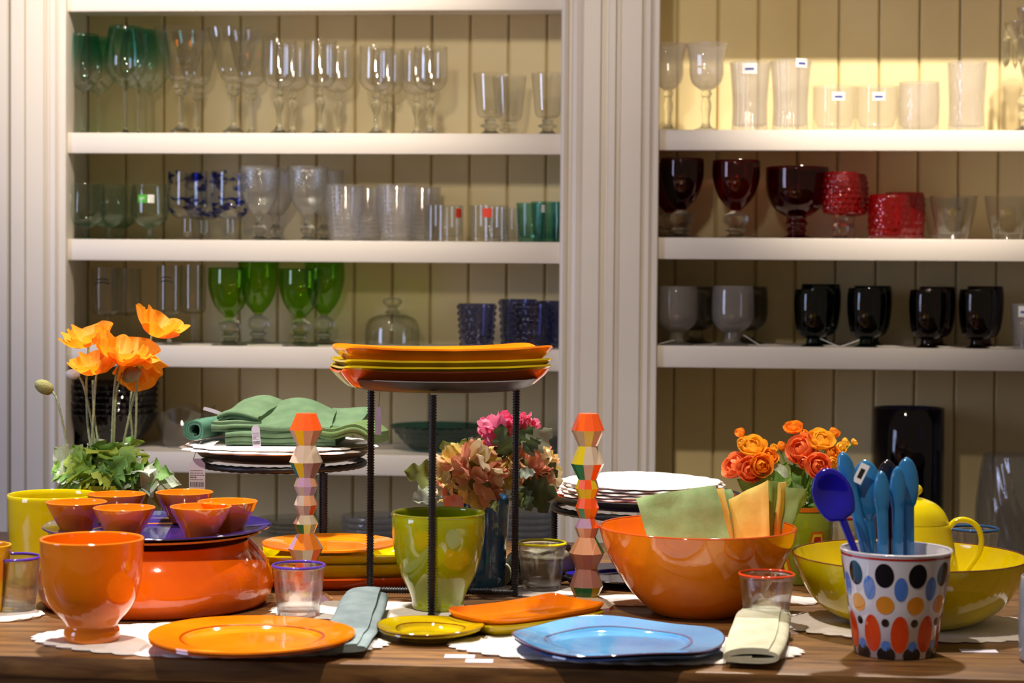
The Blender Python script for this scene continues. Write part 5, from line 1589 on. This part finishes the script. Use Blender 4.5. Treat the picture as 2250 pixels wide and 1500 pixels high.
# ---- ranunculus in the lettered pot
RP = onD(1752, 1268, 3.23); RP.z = ZT
rs = scl(RP)
rn = thing('ranunculus_plant', 'orange and yellow ranunculus in a green lettered pot behind the large orange bowl', 'potted plant', RP)
rh = onY(1752, 1108, RP.y).z - ZT
part('pot', MB().lathe(wall_profile([(60 * rs, 0), (64 * rs, .003), (72 * rs, rh * .55), (80 * rs, rh)], 4 * rs, rh * .8), 44), glaze('green_pot_glaze', '#8C9A1E', '#7C8A18'), rn, 50)
part('rim', MB().lathe([(80.6 * rs, rh - 8 * rs), (80.9 * rs, rh + 1 * rs), (76 * rs, rh + 1.5 * rs)], 44), glaze('pot_orange', '#D8701A'), rn, 60)
letm = [glaze('letter_orange', '#C86A14'), glaze('letter_yellow', '#E0C428'), glaze('letter_red', '#A81E10')]
for k in range(5):
    ac = FACE + .52 + k * 2 * PI / 5
    for j, (sc_, dz) in enumerate(((1.0, 0), (.80, -.5), (.56, -1.5))):
        hb, ht = 36 * sc_, 14 * sc_
        z0, z1 = rh * .12 + (1 - sc_) * 6 * rs, rh * .70 - (1 - sc_) * 26 * rs
        def fn(u, v):
            z = z0 + (z1 - z0) * v
            r = (64 + 16 * z / rh) * rs + .0007 * (j + 1)
            a = ac + (u - .5) * 2 * (hb + (ht - hb) * v) * rs / r
            return (r * math.cos(a), r * math.sin(a), z)
        part('letter', MB().grid(fn, 6, 3), letm[j], rn, 60)
def R3(px, py, dd=0.0):
    return onD(px, py, 3.23 + dd) - RP
rcol = {'y': pbr('ran_yellow', '#FFD048', .5, var=.1, vscale=80, trans=.35, col2='#FFB82A'), 'o': pbr('ran_orange', '#FFB034', .5, var=.1, vscale=80, trans=.35, col2='#FF9420'), 'c': pbr('ran_coral', '#FF9A60', .5, var=.1, vscale=80, trans=.35, col2='#FA8040')}
rmesh = {}
for key, m in rcol.items():
    rmesh[key] = [petal_mesh('petal', 1.9, 1.5, b1, m, .03, 8, 6, i, curl=-.2, lobes=4) for i, b1 in enumerate((.12, .4, .75, 1.1))]
def ranunculus(px, py, r, key, ax, dd=0.0, key2=None):
    r *= 1.12
    c_ = R3(px, py, dd) - imgdir(*ax) * r * rs * .45
    core = part('flower_head', MB().lathe([(0, 0), (r * .3 * rs, r * .1 * rs), (r * .34 * rs, r * .5 * rs), (0, r * .8 * rs)], 10), rcol[key], rn, 60, mtx=axis_mtx(c_, imgdir(*ax), px))
    big = r > 25
    lay = ((0, 4, .82), (1, 5, .95), (2, 6, 1.05), (3, 6, 1.1)) if big else ((0, 3, .9), (1, 4, 1.0), (2, 5, 1.08))
    for li, n, sz in lay:
        for j in range(n):
            link('petal', rmesh[key2 if key2 and li == 3 else key][li], core, Matrix.Rotation(2 * PI * j / n + li * .6, 4, 'Z') @ Matrix.Rotation(RND.uniform(-.12, .12), 4, 'Y') @ Matrix.Scale(r * rs * sz, 4))
    part('stem', MB().tube(spl([c_, R3(px * .6 + 1748 * .4, py * .55 + 1105 * .45, dd * .6), R3(1748 + (px - 1748) * .25, 1118, 0)], 6), 2.6 * rs, 6), lv[0], rn, 60)
for a in ((1652, 982, 34, 'y', (-.1, .75, .55), -.02), (1615, 1024, 34, 'c', (-.7, .5, .5), -.03), (1648, 1034, 32, 'c', (-.1, .35, .9), -.05), (1626, 952, 17, 'o', (-.4, .9, .4), .0), (1630, 972, 15, 'y', (-.6, .5, .5), -.02), (1718, 982, 17, 'o', (.5, .8, .4), .0), (1688, 1002, 24, 'o', (.3, .7, .6), -.02), (1672, 1022, 28, 'o', (.2, .2, 1), -.06), (1700, 985, 14, 'y', (.3, .8, .6), -.01),
          (1744, 940, 23, 'o', (-.1, .9, .5), .0), (1766, 955, 16, 'o', (.3, .7, .6), -.01), (1762, 988, 38, 'c', (-.5, .5, .7), -.03), (1804, 968, 33, 'y', (.15, .75, .6), -.03), (1832, 952, 19, 'o', (.4, .9, .3), .0), (1856, 972, 15, 'y', (.7, .6, .4), .0), (1876, 972, 12, 'y', (.8, .6, .3), .01), (1846, 985, 18, 'y', (.5, .5, .7), -.03), (1798, 1024, 31, 'c', (-.05, .25, 1), -.07), (1768, 1016, 20, 'c', (-.6, .1, .8), -.05), (1826, 1016, 18, 'y', (.4, .3, .9), -.06), (1828, 995, 20, 'o', (.4, .4, .8), -.04)):
    ranunculus(*a)
rl = [leaf_mesh('leaf', lv[(0, 3, 2)[i]], 2, .22, .2, i, cut=.2) for i in range(3)]
rr = random.Random(3)
for k in range(34):
    px0 = rr.uniform(1700, 1800)
    px1 = px0 + rr.uniform(-95, 70)
    py1 = rr.uniform(1000, 1075)
    put_leaf(rn, R3, (px0, rr.uniform(1080, 1112)), (px1, py1), rl[k % 3], rr.uniform(-.05, .03), rr.uniform(-.8, .8), rr.uniform(-.03, .02))

# ================================================================== ceramic spoons in the dotted cup
def spoon(label, m, tip, foot, hw, Lb, hs=8.0, face=1.0, dd=0.0, twist=0.0, concave=.75, lean=0.0, th=.30, group='blue ceramic spoons'):
    """tip / foot in pixels; hw, Lb = half width and length of the bowl in pixels"""
    D0 = depth(CP) + dd
    p1 = onD(tip[0], tip[1], D0 + lean)
    p0 = onD(foot[0], foot[1], D0)
    s = D0 / F
    z = (p1 - p0)
    Ln = z.length
    z.normalize()
    view = Vector((0, -1, 0))
    y = (view - z * view.dot(z)).normalized()
    x = y.cross(z)
    b = Lb * s / Ln
    def fn(u, v):
        t = 1 - v
        a = 2 * PI * u
        q = min(1, t / b)
        if t < b:
            w = hw * s * max(.02, math.sin(PI * (q ** .8 * .84 + .0)) ) ** .62 if q < .995 else hs * s
            w = max(w, hs * s * (1 if q > .5 else 0))
            tk = max(hs * s * .55, w * th) if q > .04 else w * th
            con = concave * tk * 1.7 * math.sin(PI * q)
        else:
            w, tk, con = hs * s * (1 - .12 * math.sin(PI * (t - b) / (1 - b))), hs * s * .62, 0
        cx, cy = math.cos(a), math.sin(a)
        X = w * cx
        Y = tk * cy
        if cy > 0 and con:
            Y -= con * (1 - cx * cx) * cy ** .5
        bend = -.06 * Ln * (v - .5) ** 2 * 0
        pos = p0 + z * (v * Ln) + x * X + y * Y * face
        return tuple(pos - p0)
    mb = MB()
    n, k = 28, 46
    mb.grid(fn, n, k, wrapu=True)
    c0, c1 = len(mb.v), len(mb.v) + 1
    mb.v += [(0, 0, 0), tuple(p1 - p0)]
    for i in range(n):
        j = (i + 1) % n
        mb.f.append((c0, j, i)); mb.mi.append(0)
        mb.f.append((c1, k * n + i, k * n + j)); mb.mi.append(0)
    o = link('ceramic_spoon', mb.mesh('ceramic_spoon', m, 70))
    o.location = p0
    return tag(o, label, 'spoon', group), p0, x, y, z, s
cob = glaze('spoon_cobalt', '#1A14A8', '#140E80')
blu = glaze('spoon_blue', '#2A78B4', '#2268A0')
nav = glaze('spoon_navy', '#1A1226', '#120C1A')
spoon('cobalt spoon with its hollow facing out at the left of the dotted cup', cob, (1808, 1030), (1914, 1300), 44, 118, 9, 1.0, -.035, concave=.9)
spoon('blue spoon handle leaning left, rounded end up, behind the cobalt spoon', blu, (1850, 992), (1935, 1340), 19, 90, 13.5, -1, .0, th=.55, concave=.1)
o, p0, x, y, z, s = spoon('blue spoon with a broad back and a price sticker', blu, (1900, 1010), (1926, 1340), 34, 125, 12, -1, .012, concave=.0, th=.45)
q = onD(1892, 1040, depth(CP) - .006)
m = MB().box(-.0062, .0062, -.0004, .0004, -.014, .014, mtx=Matrix.Rotation(.45, 4, 'Y'))
stk = part('sticker', m, whitep, o, 0, mtx=Matrix.Translation(q - o.location))
part('print', MB().box(-.003, .003, -.0007, -.0004, -.007, .007, mtx=Matrix.Rotation(.45, 4, 'Y')), inkm, stk, 0)
spoon('slim blue spoon just right of the broad stickered one', blu, (1936, 1034), (1944, 1340), 18, 95, 13, -1, -.012, th=.6, concave=.1)
spoon('dark navy spoon in the middle of the dotted cup', nav, (1950, 1010), (1956, 1340), 29, 130, 14, 1, .03, concave=.5, th=.4)
spoon('slim blue spoon right of the dark navy one', blu, (1972, 1024), (1974, 1340), 18, 100, 13, -1, .0, th=.6, concave=.1)
spoon('blue spoon at the right end of the dotted cup', blu, (1992, 1004), (2000, 1340), 25, 110, 14, -1, .02, th=.5, concave=.1)
